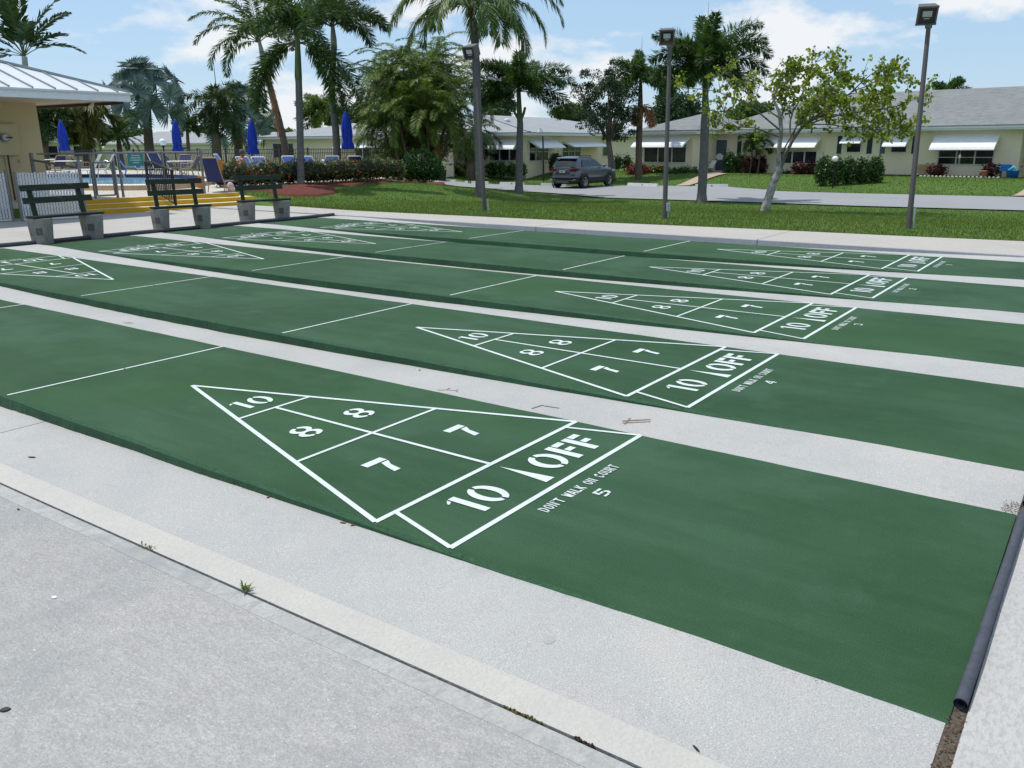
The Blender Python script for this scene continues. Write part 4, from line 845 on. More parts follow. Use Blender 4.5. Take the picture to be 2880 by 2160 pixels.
farhouse('bungalow','distant grey roofed bungalow left of the tallest near palm',92,88,588,790,-.6,404,372,10,m_shin2,[(690,409,722,430,2,1)],(),5,6)
farhouse('bungalow','cream bungalow glimpsed through the shaggy palm trunks',52,52,1100,1292,-.25,388,350,9,m_shin2,[(1235,402,1262,430,2,2)],(),5,2)
# ================================================================== VEGETATION
def norm(a): return a/(np.linalg.norm(a)+1e-9)
def frond(P0,az,e0,droop,Ln,nl,ll,style='feather',wd=.035,start=.12,hang=.35,sp=55,stiff=1.2):
    """one feather frond. az: 0 = right in the photo, 90 = away. returns leaflet verts/faces and the rachis path"""
    if style=='plume': nl=int(nl*1.35); wd*=1.45; ll*=1.25
    else: nl=int(nl*1.3); wd*=1.4
    n=14; path=[np.array(P0,float)]; h=RV*math.cos(R(az))+FV*math.sin(R(az))
    for i in range(n):
        t=(i+.5)/n; e=R(e0)-R(droop)*t**stiff; path.append(path[-1]+Ln/n*(h*math.cos(e)+UZ*math.sin(e)))
    path=np.array(path); side=norm(np.cross(h,UZ)); V=[];F=[]
    for k in range(nl):
        t=start+(1-start)*(k+.5)/nl; x=t*n; i=min(int(x),n-1); f=x-i; p=path[i]*(1-f)+path[i+1]*f; fw=norm(path[i+1]-path[i]); upv=norm(np.cross(side,fw))
        prof=max(.22,math.sin(math.pi*min(1,.12+.86*t))**.6) if t<.85 else max(.18,(1-t)/.15*.6+.2)
        for sgn in (1,-1):
            for rep in range(2 if style=='plume' else 1):
                ph=R(random.uniform(-75,75)) if style=='plume' else R(random.uniform(-5,25))
                s=sgn*side*math.cos(ph)+upv*math.sin(ph); a=R(random.uniform(sp-12,sp+12)); d=norm(s*math.sin(a)+fw*math.cos(a)); l=ll*prof*random.uniform(.8,1.15)
                g=hang*random.uniform(.6,1.3); w_=norm(np.cross(d,upv+.2*s))*wd*.5*random.uniform(.8,1.2)
                m=p+d*l*.5-UZ*g*l*.12; tip=p+norm(d-UZ*g)*l; tip=p+d*l*.93-UZ*g*l*.5
                b=len(V); V+=[p,m+w_,tip,m-w_]; F.append((b,b+1,b+2,b+3))
    return V,F,path
def rachis(path,r0,r1,n=4):
    V=[];F=[]; k=len(path)
    for i,p in enumerate(path):
        d=norm(path[min(i+1,k-1)]-path[max(i-1,0)]); a=norm(np.cross(d,[.3,.5,.81])); b=np.cross(d,a); r=r0+(r1-r0)*i/(k-1)
        for j in range(3): t=2*math.pi*j/3; V.append(p+r*(math.cos(t)*a+math.sin(t)*b))
    for i in range(k-1):
        for j in range(3): F.append((i*3+j,i*3+(j+1)%3,i*3+3+(j+1)%3,i*3+3+j))
    return V,F
G1=[(0.024,0.065,0.015),(0.044,0.104,0.020),(0.069,0.141,0.027),(0.117,0.178,0.039)]
m_fox=leafmat('foxtail frond',G1,.35); m_queen=leafmat('queen palm frond',[(0.032,0.075,0.015),(0.069,0.141,0.024),(0.128,0.207,0.042),(0.195,0.262,0.068)],.3)
m_fdark=leafmat('dark frond',[(0.019,0.050,0.012),(0.035,0.080,0.016),(0.078,0.112,0.027)],.3); m_foliv=leafmat('olive frond',[(0.058,0.084,0.015),(0.117,0.141,0.024),(0.195,0.168,0.030)],.3)  # darker green and olive frond sets
m_areca=leafmat('areca frond',[(0.039,0.096,0.018),(0.090,0.183,0.028),(0.170,0.258,0.038),(0.291,0.280,0.051)],.3); m_brfr=leafmat('dead frond',[(0.195,0.084,0.032),(0.312,0.159,0.068),(0.390,0.225,0.104)],.2)
m_silver=leafmat('silver fan leaf',[(0.068,0.115,0.101),(0.121,0.189,0.169),(0.203,0.270,0.243)],.2); m_rach=mat('frond stalk',(.10,.13,.045),.5)
m_trunk=layered('grey palm trunk',(.155,.15,.14),[(3,(1,1,7),.42,.62,(.095,.092,.085),.75),(5,(1,1,1),.5,.7,(.21,.205,.195),.6),(14,(1,1,8),.46,.58,(.08,.078,.074),.5)],.9,[(20,(1,1,5),.6)])
m_trunkb=layered('brown palm trunk',(.13,.095,.07),[(4,(1,1,5),.42,.62,(.07,.05,.036),.8),(16,(1,1,3),.5,.7,(.20,.15,.11),.6)],.95,[(20,(1,1,4),1)])
m_shaft=layered('green crownshaft',(.085,.125,.045),[(4,(1,1,.4),.4,.65,(.055,.085,.032),.7)],.5)
m_shaftw=layered('pale crownshaft',(.36,.37,.33),[(4,(1,1,.4),.4,.65,(.26,.27,.22),.7)],.6)
class Palm:
    def __init__(s,name,base,label,group='palms',cat='palm tree'):
        s.b=np.array(base,float); s.e=empty(name,s.b,0,label,cat,group); s.V=[];s.F=[];s.rv=[];s.rf=[]
    def trunk(s,path,rad,m,nm='trunk',n=10,bump=.03):
        p=[np.array(q,float)-s.b for q in path]
        # densify
        k=26; ts=np.linspace(0,len(p)-1,k); P=np.array([[np.interp(t,range(len(p)),[q[c] for q in p]) for c in range(3)] for t in ts]); r=np.interp(ts,range(len(rad)),rad) if len(rad)==len(p) else np.interp(ts,np.linspace(0,len(p)-1,len(rad)),rad)
        r=[x*(1+random.uniform(-bump,bump)) for x in r]; MB().tube(list(P),list(r),n).build(nm,m,s.e); return s
    def fr(s,P0,az,e0,droop,Ln,nl=40,ll=.5,**k):
        V,F,path=frond(np.array(P0)-s.b,az,e0,droop,Ln,nl,ll,**k); b=len(s.V); s.V+=V; s.F+=[tuple(b+i for i in f) for f in F]
        v,f=rachis(path,.018*Ln/2.5+.006,.004); b=len(s.rv); s.rv+=v; s.rf+=[tuple(b+i for i in q) for q in f]
    def crown(s,P0,n,e_lo,e_hi,droop,Ln,nl=40,ll=.5,azs=None,**k):
        for i in range(n):
            az=(i*137.5+random.uniform(-15,15))%360 if azs is None else azs[i]; t=i/max(1,n-1); e=e_hi+(e_lo-e_hi)*t+random.uniform(-8,8)
            s.fr(np.array(P0)+UZ*random.uniform(-.06,.06),az,e,droop*random.uniform(.8,1.2),Ln*random.uniform(.82,1.1),nl,ll,**k)
    def done(s,m,nm='crown',mr=None):
        c=fast(nm,s.V,s.F,m,s.e); r=fast('frond_stalks',s.rv,s.rf,mr or m_rach,c); s.V=[];s.F=[];s.rv=[];s.rf=[]; return c
def spear(pm,P0,h,r=.02): MB().tube([np.array(P0)-pm.b,np.array(P0)-pm.b+UZ*h*.6,np.array(P0)-pm.b+UZ*h],[r,r*.8,.004],6).build('spear_leaf',m_shaft,pm.e)
def upon(u,v,d): return at(u,v,d)
# A tallest near palm in the red mulch circle
B=GT(845,526); d=depth(B); pA=Palm('palm_tree',B-UZ*.05,'stout grey trunked palm with green crownshaft standing in the red mulch circle')
pA.trunk([B-UZ*.1,at(846,500,d),at(845,420,d),at(843,330,d),at(840,226,d)],[.16,.135,.125,.135,.12],m_trunk); c=at(837,108,d)
MB().tube([at(840,228,d)-pA.b,at(839,215,d)-pA.b,at(838,160,d)-pA.b,at(836,92,d)-pA.b,at(836,45,d)-pA.b],[.125,.135,.11,.085,.03],12).build('crownshaft',m_shaft,pA.e)
for az,e,dr in ((196,20,108),(205,8,98),(170,30,112),(-14,22,108),(-26,12,100),(8,34,112)): pA.fr(c-UZ*.15,az,e,dr,3.3,84,.46,style='plume',wd=.034,hang=.25,stiff=.45)
for az,e,dr,L_ in ((168,45,120,2.6),(20,55,95,2.7),(270,62,115,2.3),(255,50,120,2.3),(290,48,125,2.2),(90,60,90,2.6),(150,65,80,2.8),(35,68,75,2.8),(80,40,110,2.4),(235,70,90,2.5)): pA.fr(c,az,e,dr,L_*1.38,72,.42,style='plume',wd=.034,hang=.25)
pA.done(m_fox); spear(pA,c,2.2)
# B leaning palm behind it
d=37; B=at(803,430,d); B[2]=.3; pB=Palm('palm_tree',B,'leaning slender palm with a pale crownshaft and a hanging dead frond')
pB.trunk([B,at(800,405,d),at(787,345,d),at(765,265,d),at(752,215,d),at(742,170,d)],[.16,.15,.14,.14,.135,.12],m_trunkb)
MB().tube([at(743,172,d)-pB.b,at(737,150,d)-pB.b,at(731,125,d)-pB.b,at(724,85,d)-pB.b],[.125,.115,.08,.03],10).build('crownshaft',m_shaftw,pB.e); c=at(728,120,d)
for az,e,dr,L_ in ((185,48,110,3.0),(178,30,125,2.8),(195,62,100,3.1),(165,15,120,2.4),(150,70,70,3.0),(120,78,50,3.0),(20,65,85,2.8),(0,40,110,2.6),(230,60,110,2.6),(270,55,120,2.2),(90,55,95,2.6),(210,75,60,3.0),(60,75,60,2.8),(320,50,115,2.3)): pB.fr(c,az,e,dr,L_*1.1,60,.62,style='feather',wd=.042,hang=.6)
pB.done(m_fox); spear(pB,c,2.0)
pB.fr(at(748,185,d),-60,-55,30,3.3,34,.30,wd=.03,hang=1.1,sp=35); pB.done(m_brfr,'dead_frond',m_brfr)
# C behind right
d=40; B=at(947,425,d); B[2]=.3; pC=Palm('palm_tree',B,'tall grey palm whose dark crown leaves the top of the photo, behind the fence')
pC.trunk([B,at(944,360,d),at(932,260,d),at(940,130,d)],[.18,.17,.15,.14],m_trunk); MB().tube([at(940,132,d)-pC.b,at(938,110,d)-pC.b,at(936,80,d)-pC.b,at(934,40,d)-pC.b],[.14,.15,.10,.03],10).build('crownshaft',m_shaftw,pC.e); c=at(935,78,d)
for az,e,dr,L_ in ((10,70,95,3.4),(-8,45,110,2.9),(25,50,110,2.8),(170,55,110,2.9),(188,40,115,2.8),(200,70,90,3.0),(270,55,115,2.6),(300,45,120,2.5),(240,45,120,2.6),(90,60,90,2.8),(60,75,70,3.2),(330,30,115,2.6),(220,25,115,2.6),(120,70,70,3.2)): pC.fr(c,az,e,dr,L_*1.15,66,.55,style='plume',wd=.042,hang=.35)
pC.done(m_fdark)
# D tall queen palm beside the near lamp
B=GT(1350,553); d=depth(B); pD=Palm('palm_tree',B-UZ*.05,'tall slender palm with long drooping fronds, right behind the left floodlight pole')
pD.trunk([B-UZ*.1,at(1349,500,d),at(1344,350,d),at(1340,200,d),at(1333,75,d),at(1331,55,d)],[.19,.165,.16,.155,.15,.15],m_trunk)
mb=MB(); 
for i in range(26):
    a=random.uniform(0,6.28); z=random.uniform(-.1,.75); p0=at(1331,55,d)-pD.b+UZ*z*.8; q=np.array([math.cos(a),math.sin(a),0]); mb.tube([p0+q*.10,p0+q*(.17+.05*random.random())+UZ*.28,p0+q*(.22+.1*random.random())+UZ*.55],[.055,.045,.02],5)
mb.build('leaf_bases',m_trunkb,pD.e); c=at(1329,22,d)
for az,e,dr,L_ in ((180,42,128,3.6),(172,22,118,3.1),(195,50,140,3.4),(205,20,125,2.6),(0,48,130,3.8),(-8,30,125,3.3),(12,60,125,3.8),(-20,8,105,2.8),(25,15,115,2.8),(-40,35,130,2.6),(-70,30,135,2.4),(230,35,135,2.4),(90,40,125,3.0),(60,50,125,3.2),(130,48,125,3.2),(150,65,110,3.6),(30,70,105,3.8),(260,55,130,2.4),(-55,12,110,2.4)): pD.fr(c,az,e,dr,L_*1.2,84,.78,style='feather',wd=.036,hang=1.15,sp=50)
pD.done(m_queen)
# E foxtail right of it
B=GT(1459,545); d=depth(B); pE=Palm('palm_tree',B-UZ*.05,'short palm with a flared base and two cut green sheaths below its crownshaft')
pE.trunk([B-UZ*.1,at(1460,520,d),at(1461,430,d),at(1463,347,d)],[.24,.17,.155,.14],m_trunk)
MB().tube([at(1463,348,d)-pE.b,at(1461,320,d)-pE.b,at(1459,262,d)-pE.b,at(1459,215,d)-pE.b],[.135,.12,.095,.03],12).build('crownshaft',m_shaft,pE.e)
for a,b in (((1458,335),(1441,300)),((1467,335),(1477,302))): MB().tube([at(*a,d)-pE.b,at((a[0]*.4+b[0]*.6),(a[1]*.5+b[1]*.5),d)-pE.b,at(*b,d)-pE.b],[.05,.06,.055],8).build('cut_sheath',m_shaft,pE.e)
c=at(1459,258,d)
for az,e,dr,L_ in ((5,38,70,2.5),(-5,20,95,2.6),(12,58,85,2.5),(-15,5,80,2.2),(180,40,75,2.1),(192,22,60,2.0),(170,60,70,2.3),(185,5,50,1.6),(270,70,80,1.9),(90,75,60,2.2),(250,45,95,1.7),(300,40,95,1.8),(60,65,75,2.2),(130,65,70,2.1),(-25,48,100,2.2),(200,68,75,2.0)): pE.fr(c,az,e,dr,L_*1.12,66,.46,style='plume',wd=.036,hang=.3)
pE.done(m_fox)
# F in front of the road, behind the sparse tree
B=GT(1974,571); d=depth(B); pF=Palm('palm_tree',B-UZ*.05,'stout palm at the road edge behind the sparse tree')
pF.trunk([B-UZ*.1,at(1974,545,d),at(1980,440,d),at(1983,345,d),at(1985,312,d)],[.25,.185,.175,.175,.155],m_trunk)
MB().tube([at(1985,313,d)-pF.b,at(1984,290,d)-pF.b,at(1983,225,d)-pF.b,at(1983,165,d)-pF.b],[.15,.14,.10,.03],12).build('crownshaft',m_shaft,pF.e); c=at(1983,205,d)
for az,e,dr,L_ in ((5,62,110,2.9),(-5,45,105,2.5),(15,75,85,3.0),(-12,20,95,2.1),(178,55,95,2.3),(188,35,100,2.2),(170,72,85,2.5),(200,20,100,1.9),(270,80,60,2.3),(255,55,105,1.9),(290,60,100,2.0),(90,80,50,2.4),(60,70,85,2.5),(120,65,85,2.4),(-30,65,95,2.6),(215,65,95,2.2),(235,30,110,1.7),(310,30,110,1.8),(75,35,100,2.2)): pF.fr(c,az,e,dr,L_*1.12,70,.50,style='plume',wd=.038,hang=.3)
pF.done(m_fox); spear(pF,c,2.6)
# G across the road by the red bush
B=GT(1796,504); d=depth(B); pG=Palm('palm_tree',B-UZ*.05,'palm on the far lawn beside the red bush')
pG.trunk([B-UZ*.1,at(1796,480,d),at(1797,400,d),at(1800,320,d)],[.24,.20,.19,.18],m_trunkb); c=at(1802,235,d)
MB().tube([at(1800,322,d)-pG.b,at(1801,290,d)-pG.b,at(1802,240,d)-pG.b,at(1802,195,d)-pG.b],[.17,.15,.1,.03],10).build('crownshaft',m_trunkb,pG.e)
for az,e,dr,L_ in ((0,62,120,2.7),(15,45,125,2.6),(-15,30,115,2.3),(180,60,125,2.2),(195,40,125,2.0),(165,75,90,2.3),(270,60,130,2.2),(250,70,110,2.3),(300,50,130,2.3),(90,78,60,2.4),(60,60,110,2.4),(120,70,90,2.4),(-50,30,115,2.2),(220,30,120,2.0)): pG.fr(c,az,e,dr,L_*1.1,56,.5,style='plume',wd=.05,hang=.4)
pG.done(m_fox); spear(pG,c,2.6,.03)
pG.fr(at(1801,290,d),-60,-20,60,1.9,40,.45,style='plume',wd=.05,hang=.6); pG.fr(at(1801,290,d),250,-20,60,1.8,40,.45,style='plume',wd=.05,hang=.6); pG.done(m_brfr,'dead_frond',m_brfr)
# H at the top left behind the pool house
d=30; B=at(78,430,d); B[2]=0; pH=Palm('palm_tree',B,'palm with upright fronds rising behind the metal roof at the top left')
pH.trunk([B,at(76,300,d),at(72,200,d),at(69,160,d)],[.12,.11,.105,.09],m_shaftw); c=at(68,158,d)
for az,e,dr,L_ in ((180,62,35,2.5),(195,42,40,2.0),(165,80,20,2.5),(0,58,45,2.4),(10,35,70,2.2),(-10,45,55,2.0),(270,80,25,2.3),(90,85,10,2.6),(20,72,40,2.5),(150,72,30,2.5),(210,25,60,1.8),(185,10,50,1.7),(230,60,50,2.0),(310,60,60,1.9)): pH.fr(c,az,e,dr,L_,34,.52,style='feather',wd=.075,hang=.25,sp=48,start=.2)
pH.done(m_fdark)
# more palms far behind, quick builder
def qpalm(label,base,top,crown,d,r,m,n,L_,e_lo,e_hi,dr,z=.2,ll=.5,wd=.06,style='plume',mt=m_trunkb,nl=36,hang=.5,sp_=0,name='palm_tree',zb=None):
    B=at(base[0],base[1],d); B[2]=z; p=Palm(name,B,label); p.trunk([B,at((base[0]+top[0])/2,(base[1]+top[1])/2,d),at(*top,d)],[r*1.2,r,r*.85],mt); c=at(*crown,d)
    p.crown(c,n,e_lo,e_hi,dr,L_,nl,ll,style=style,wd=wd,hang=hang); p.done(m)
    if sp_: spear(p,c,sp_,.03)
    return p
qpalm('dark shaggy palm behind the second blue umbrella from the left',(610,425),(604,372),(612,290),58,.3,m_fdark,17,2.9,-45,80,100,sp_=3.2,ll=.55,wd=.05)
qpalm('palm with brownish drooping fronds just right of the pool house wall',(243,420),(224,335),(226,322),54,.22,m_foliv,20,2.6,-25,60,95,ll=.65,wd=.06,hang=.8)
qpalm('dark palm squeezed between the pool house wall and the first blue umbrella',(124,430),(122,330),(122,330),52,.2,m_fdark,16,2.3,-20,65,90,ll=.6,wd=.06)
qpalm('small bushy date palm in front of the far grey roof',(337,425),(333,392),(333,380),56,.16,m_fox,22,1.9,-20,80,70,ll=.4,wd=.05,style='feather',hang=.3)
qpalm('green palm with a full crown seen left of the fourth blue umbrella',(900,425),(897,360),(896,315),74,.22,m_areca,18,2.7,-20,85,95,ll=.6,wd=.07)
qpalm('little far palm on the horizon right of the leaning trunk',(742,425),(742,372),(742,350),110,.2,m_areca,14,2.6,-20,75,90,ll=.6,wd=.09,nl=24)
qpalm('far palm tip poking above the right roof, the larger one',(2665,425),(2665,300),(2665,272),80,.2,m_fox,16,2.6,0,85,85,ll=.6,wd=.07,sp_=2.2)
qpalm('far palm tip poking above the right roof, half hidden by yellowish leaves',(2482,425),(2482,310),(2482,285),80,.2,m_foliv,12,1.5,0,85,85,ll=.5,wd=.07)
qpalm('far palm crown above the grey roof behind the pool sign',(530,425),(527,370),(527,352),95,.2,m_fdark,14,2.0,-10,80,90,ll=.5,wd=.08,nl=26)
B=GT(1322,506); d=depth(B); p=qpalm('shaggy brown trunked palm behind the tall slender palm',(1322,506),(1330,400),(1336,365),d,.24,m_fdark,20,2.3,-60,70,80,z=float(B[2])-.05,ll=.55,wd=.045,style='feather',hang=.9)
mb=MB()
for i in range(60):
    t=random.random(); q=at(1322+8*t,500-100*t,d)-p.b; a=random.uniform(0,6.28); o=np.array([math.cos(a),math.sin(a),0]); mb.tube([q+o*.18,q+o*.34+UZ*.18],[.05,.02],4)
mb.build('leaf_bases',m_trunkb,p.e)
# silver fan palms
def fan(V,F,c,dirv,r,n=30,spread=160,rim=.0):
    dirv=norm(dirv); s=norm(np.cross(dirv,UZ+.01)); up=np.cross(s,dirv)
    for i in range(n):
        a=R(-spread+2*spread*(i+.5)/n); dd=norm(dirv*(.35)+ (math.cos(a)*up+math.sin(a)*s)*1.0+dirv*.15*math.cos(a*2)); l=r*random.uniform(.85,1.1); w_=np.cross(dd,dirv); w_=norm(w_)*r*.06*random.uniform(.8,1.2)
        m=c+dd*l*.62; tip=c+dd*l-UZ*.10*l; b=len(V); V+=[c,m+w_,tip,m-w_]; F.append((b,b+1,b+2,b+3))
def fanpalm(label,base,top,d,r,n,Lf):
    B=at(*base,d); B[2]=.1; p=Palm('fan_palm',B,label,'silver fan palms'); p.trunk([B,at((base[0]+top[0])/2,(base[1]+top[1])/2,d),at(*top,d)],[r*1.2,r,r],m_trunkb); c=at(*top,d)-p.b; V=[];F=[];rv=[];rf=[]
    for i in range(n):
        a=i*2.4; e=R(85-125*i/n); dv=np.array([math.cos(a)*math.cos(e),math.sin(a)*math.cos(e),math.sin(e)]); q=c+dv*Lf*random.uniform(.8,1.1); fan(V,F,q,dv,Lf*.52)
        v,f=rachis(np.array([c,c+(q-c)*.5+UZ*.05,q]),.03,.02); b=len(rv); rv+=v; rf+=[tuple(b+k for k in w_) for w_ in f]
    cr_=fast('crown',V,F,m_silver,p.e); fast('frond_stalks',rv,rf,m_silver,cr_)
fanpalm('big silver blue fan palm standing clear against the sky, right of the pool house roof',(418,425),(412,290),62,.32,34,2.5)
fanpalm('silver blue fan palm half hidden behind the dark shaggy palm',(668,425),(672,345),66,.32,26,2.4)
# areca clump
Bc=G(1165,498,.2); d0=depth(Bc); pq=Palm('palm_clump',Bc,'big dense clump of many stemmed palms behind the green bush','palms','palm clump')
stems=[(1100,330,1060,215,-2),(1120,340,1095,190,.5),(1150,330,1135,165,1.2),(1175,330,1180,195,-1.2),(1200,340,1215,160,0),(1228,350,1250,185,1),(1250,360,1275,235,-1.5),(1140,420,1120,300,-2.2),(1205,420,1200,290,-2.3),(1250,430,1265,320,-2),(1085,390,1085,310,-1.5),(1110,360,1100,260,1.8),(1190,350,1200,230,2.2),(1230,360,1240,260,1.5),(1160,360,1155,250,-.4)]
for (um,vm,ut,vt,dz) in stems:
    d=d0+dz; b=at(1165+(um-1165)*.55,490,d); b[2]=.15; pq.trunk([b,at(um,vm,d),at(ut,vt+30,d)],[.085,.065,.05],m_trunkb if dz<0 else m_trunk,'stem',7); c=at(ut,vt+25,d)
    for i in range(19):
        az=(i*137.5+random.uniform(-20,20))%360; pq.fr(c,az,80-4.6*i+random.uniform(-8,8),100*random.uniform(.8,1.25),2.7*random.uniform(.75,1.15),56,.46,style='feather',wd=.026,hang=.55,sp=50)
pq.done(m_areca)
for i in range(250): pq.fr(at(random.uniform(1080,1268),random.uniform(250,475),d0+random.uniform(-1.0,1.8)),random.uniform(0,360),random.uniform(0,80),90,2.0,40,.42,wd=.028,hang=.6)
pq.done(m_areca,'undergrowth')
for u,v in ((1235,455),(1225,470)): pq.fr(at(u,v-60,d0-2.3),270,-30,60,1.3,26,.3,wd=.03,hang=.9,sp=35)
pq.done(leafmat('orange dead frond',[(.20,.08,.02),(.28,.13,.03)],.2),'dead_frond',m_brfr)
# ------------------------------------------------------------------ broadleaf crowns
def leaves(P,size,jit=.4,up=.5):
    """quads of a leaf at every point"""
    P=np.asarray(P,float); n=len(P); a=rng.normal(size=(n,3)); a/=np.linalg.norm(a,axis=1)[:,None]; a[:,2]-=.25; nr=rng.normal(size=(n,3)); nr[:,2]+=up; b=np.cross(a,nr); b/=np.linalg.norm(b,axis=1)[:,None]+1e-9; a/=np.linalg.norm(a,axis=1)[:,None]
    s=(size*(1+jit*rng.uniform(-1,1,n)))[:,None]; V=np.stack([P,P+a*s*.5+b*s*.3,P+a*s,P+a*s*.5-b*s*.3],1).reshape(-1,3); F=np.arange(4*n).reshape(n,4); return V,F
def clumps(centers,rad,per,flat=.7):
    o=[]
    for c,r in zip(centers,rad):
        q=rng.normal(size=(per,3)); q/=np.linalg.norm(q,axis=1)[:,None]; q*=(rng.uniform(.35,1,per)**.6)[:,None]*r; q[:,2]*=flat; o.append(np.asarray(c)+q)
    return np.vstack(o)
def ellip(c,ax,n,shell=.75):
    q=rng.normal(size=(n,3)); q/=np.linalg.norm(q,axis=1)[:,None]; q*=(rng.uniform(shell,1.0,n))[:,None]; return np.asarray(c)+q*np.asarray(ax)
def btree(label,base,top,boxpx,d,m,ncl,per,ls,rc,mt,depthx=1.0,z=0,group='leafy trees beyond the courts',flat=.7,name='leafy_tree'):
    """base,top px of trunk; boxpx=(u0,v0,u1,v1) crown outline box"""
    B=at(*base,d); B[2]=z; t=empty(name,B,0,label,'tree',group); u0,v0,u1,v1=boxpx; c=at((u0+u1)/2,(v0+v1)/2,d); hw=(u1-u0)/2*d/FPX; hh=(v1-v0)/2*d/FPX
    T=at(*top,d); cs=[];rs=[]
    for i in range(ncl):
        q=rng.normal(size=3); q/=np.linalg.norm(q); q*=rng.uniform(.25,.98)**.5; rr=rc*rng.uniform(.6,1.2); cs.append(c+RV*q[0]*(hw-rr*.5)+FV*q[1]*hw*depthx+UZ*q[2]*(hh-rr*.4)); rs.append(rr)
    P=clumps(cs,rs,per,flat); V,F=leaves(P-B,ls); fast('crown',V,F,m,t)
    mb=MB(); mb.tube([B-B,(T-B)*.5+np.array([.05,0,0]),T-B],[.22*d/45,.17*d/45,.14*d/45],9)
    for i in range(min(14,ncl)): q=np.array(cs[i])-B; mb.tube([T-B,(T-B)*.45+q*.55+UZ*.1,q],[.09*d/45,.05*d/45,.015],5)
    mb.build('trunk',mt,t); return t
m_oak=leafmat('dark leaf',[(0.016,0.040,0.014),(0.031,0.069,0.023),(0.056,0.101,0.035)],.2); m_yel2=leafmat('yellow green leaf',[(.05,.075,.012),(.085,.11,.02),(.13,.15,.035)],.25); m_mid=leafmat('mid green leaf',[(0.029,0.067,0.017),(0.057,0.120,0.024),(0.101,0.173,0.041)],.25)
m_bark=layered('grey brown bark',(.12,.105,.09),[(6,(1,1,.4),.4,.65,(.07,.06,.05),.7)],.95,[(18,(1,1,.3),.8)])
ZL=float(ground_h(-24,44))
btree('small leaved dark tree standing behind the parked car',(1722,486),(1712,400),(1600,175,1815,415),49,m_oak,105,170,.105,.42,m_bark,.8,z=ZL-.1)
btree('yellowish spreading tree behind the bungalow roof, right of the short palm',(1600,420),(1600,350),(1540,292,1660,352),82,m_yel2,26,300,.2,.9,m_bark,.8)
btree('dark broad tree between the lamp post and the road edge palm, behind the roofs',(1900,420),(1895,380),(1815,255,1985,385),76,m_oak,46,320,.22,1.1,m_bark,.8)
btree('dark tree behind the left part of the bungalow with curved awnings',(1410,420),(1408,370),(1365,235,1452,345),72,m_oak,26,320,.2,.85,m_bark,.8)
btree('lighter green tree behind the tall slender palm',(1380,420),(1378,380),(1345,255,1412,345),66,m_mid,20,300,.18,.75,m_bark,.8)
btree('green tree behind the long roof, left of the sparse tree trunk',(2115,420),(2115,370),(2040,285,2190,350),84,m_mid,26,300,.22,.9,m_bark,.8)
btree('dark tree mass behind the bungalow and the fourth blue umbrella',(1000,420),(1000,380),(935,285,1085,395),80,m_oak,36,320,.22,1.0,m_bark,.8)
btree('dark trees behind the pool house, under its roof edge',(150,420),(150,380),(85,300,235,392),78,m_oak,30,300,.22,1.0,m_bark,.8)
btree('low olive trees along the far horizon left of the tallest near palm',(790,420),(790,395),(690,358,850,400),140,m_yel2,26,240,.4,1.3,m_bark,.8,flat=.5)
btree('far green trees behind the big silver fan palm',(330,420),(330,390),(255,352,420,398),125,m_mid,24,240,.36,1.2,m_bark,.8,flat=.5)
btree('distant tree line behind the shaggy palm and the leaning palm',(545,420),(545,395),(480,345,600,398),130,m_mid,18,240,.36,1.2,m_bark,.8,flat=.5)
# sparse tree with pods on the near lawn
B=GT(2150,594); d=depth(B); k=d/FPX
ts=empty('sparse_tree',B-UZ*.03,0,'sparse yellow green tree with pale leaning trunk and hanging pods','tree')
m_pale=layered('pale lichen bark',(.36,.35,.325),[(9,(1,1,.6),.45,.62,(.14,.13,.12),.8),(22,(1,1,.5),.55,.68,(.05,.045,.04),.7)],.9,[(25,(1,1,.6),.5)])
m_limb=layered('grey brown limb',(.15,.13,.115),[(9,(1,1,.6),.45,.62,(.09,.08,.07),.8)],.9); m_twig=mat('brown twig',(.11,.09,.075),.9,noise=(20,.3)); m_sl=leafmat('yellow green round leaf',[(.08,.15,.016),(.16,.25,.025),(.26,.34,.04),(.38,.39,.06),(.14,.22,.025)],.55); m_pod=mat('brown pod',(.06,.025,.022),.7)
def q(x,y,z=0): return RV*(x*.86 if x>40 else x*1.05)*k+UZ*(y if y<200 else 200+(y-200)*.74)*k+FV*z*k
mb=MB(); mb.tube([q(0,-6),q(6,30),q(20,85),q(33,120)],[.165,.135,.13,.13],12); mb.tube([q(30,112),q(26,165),q(28,230),q(22,290,8),q(5,340,15)],[.085,.075,.07,.055,.035],8)
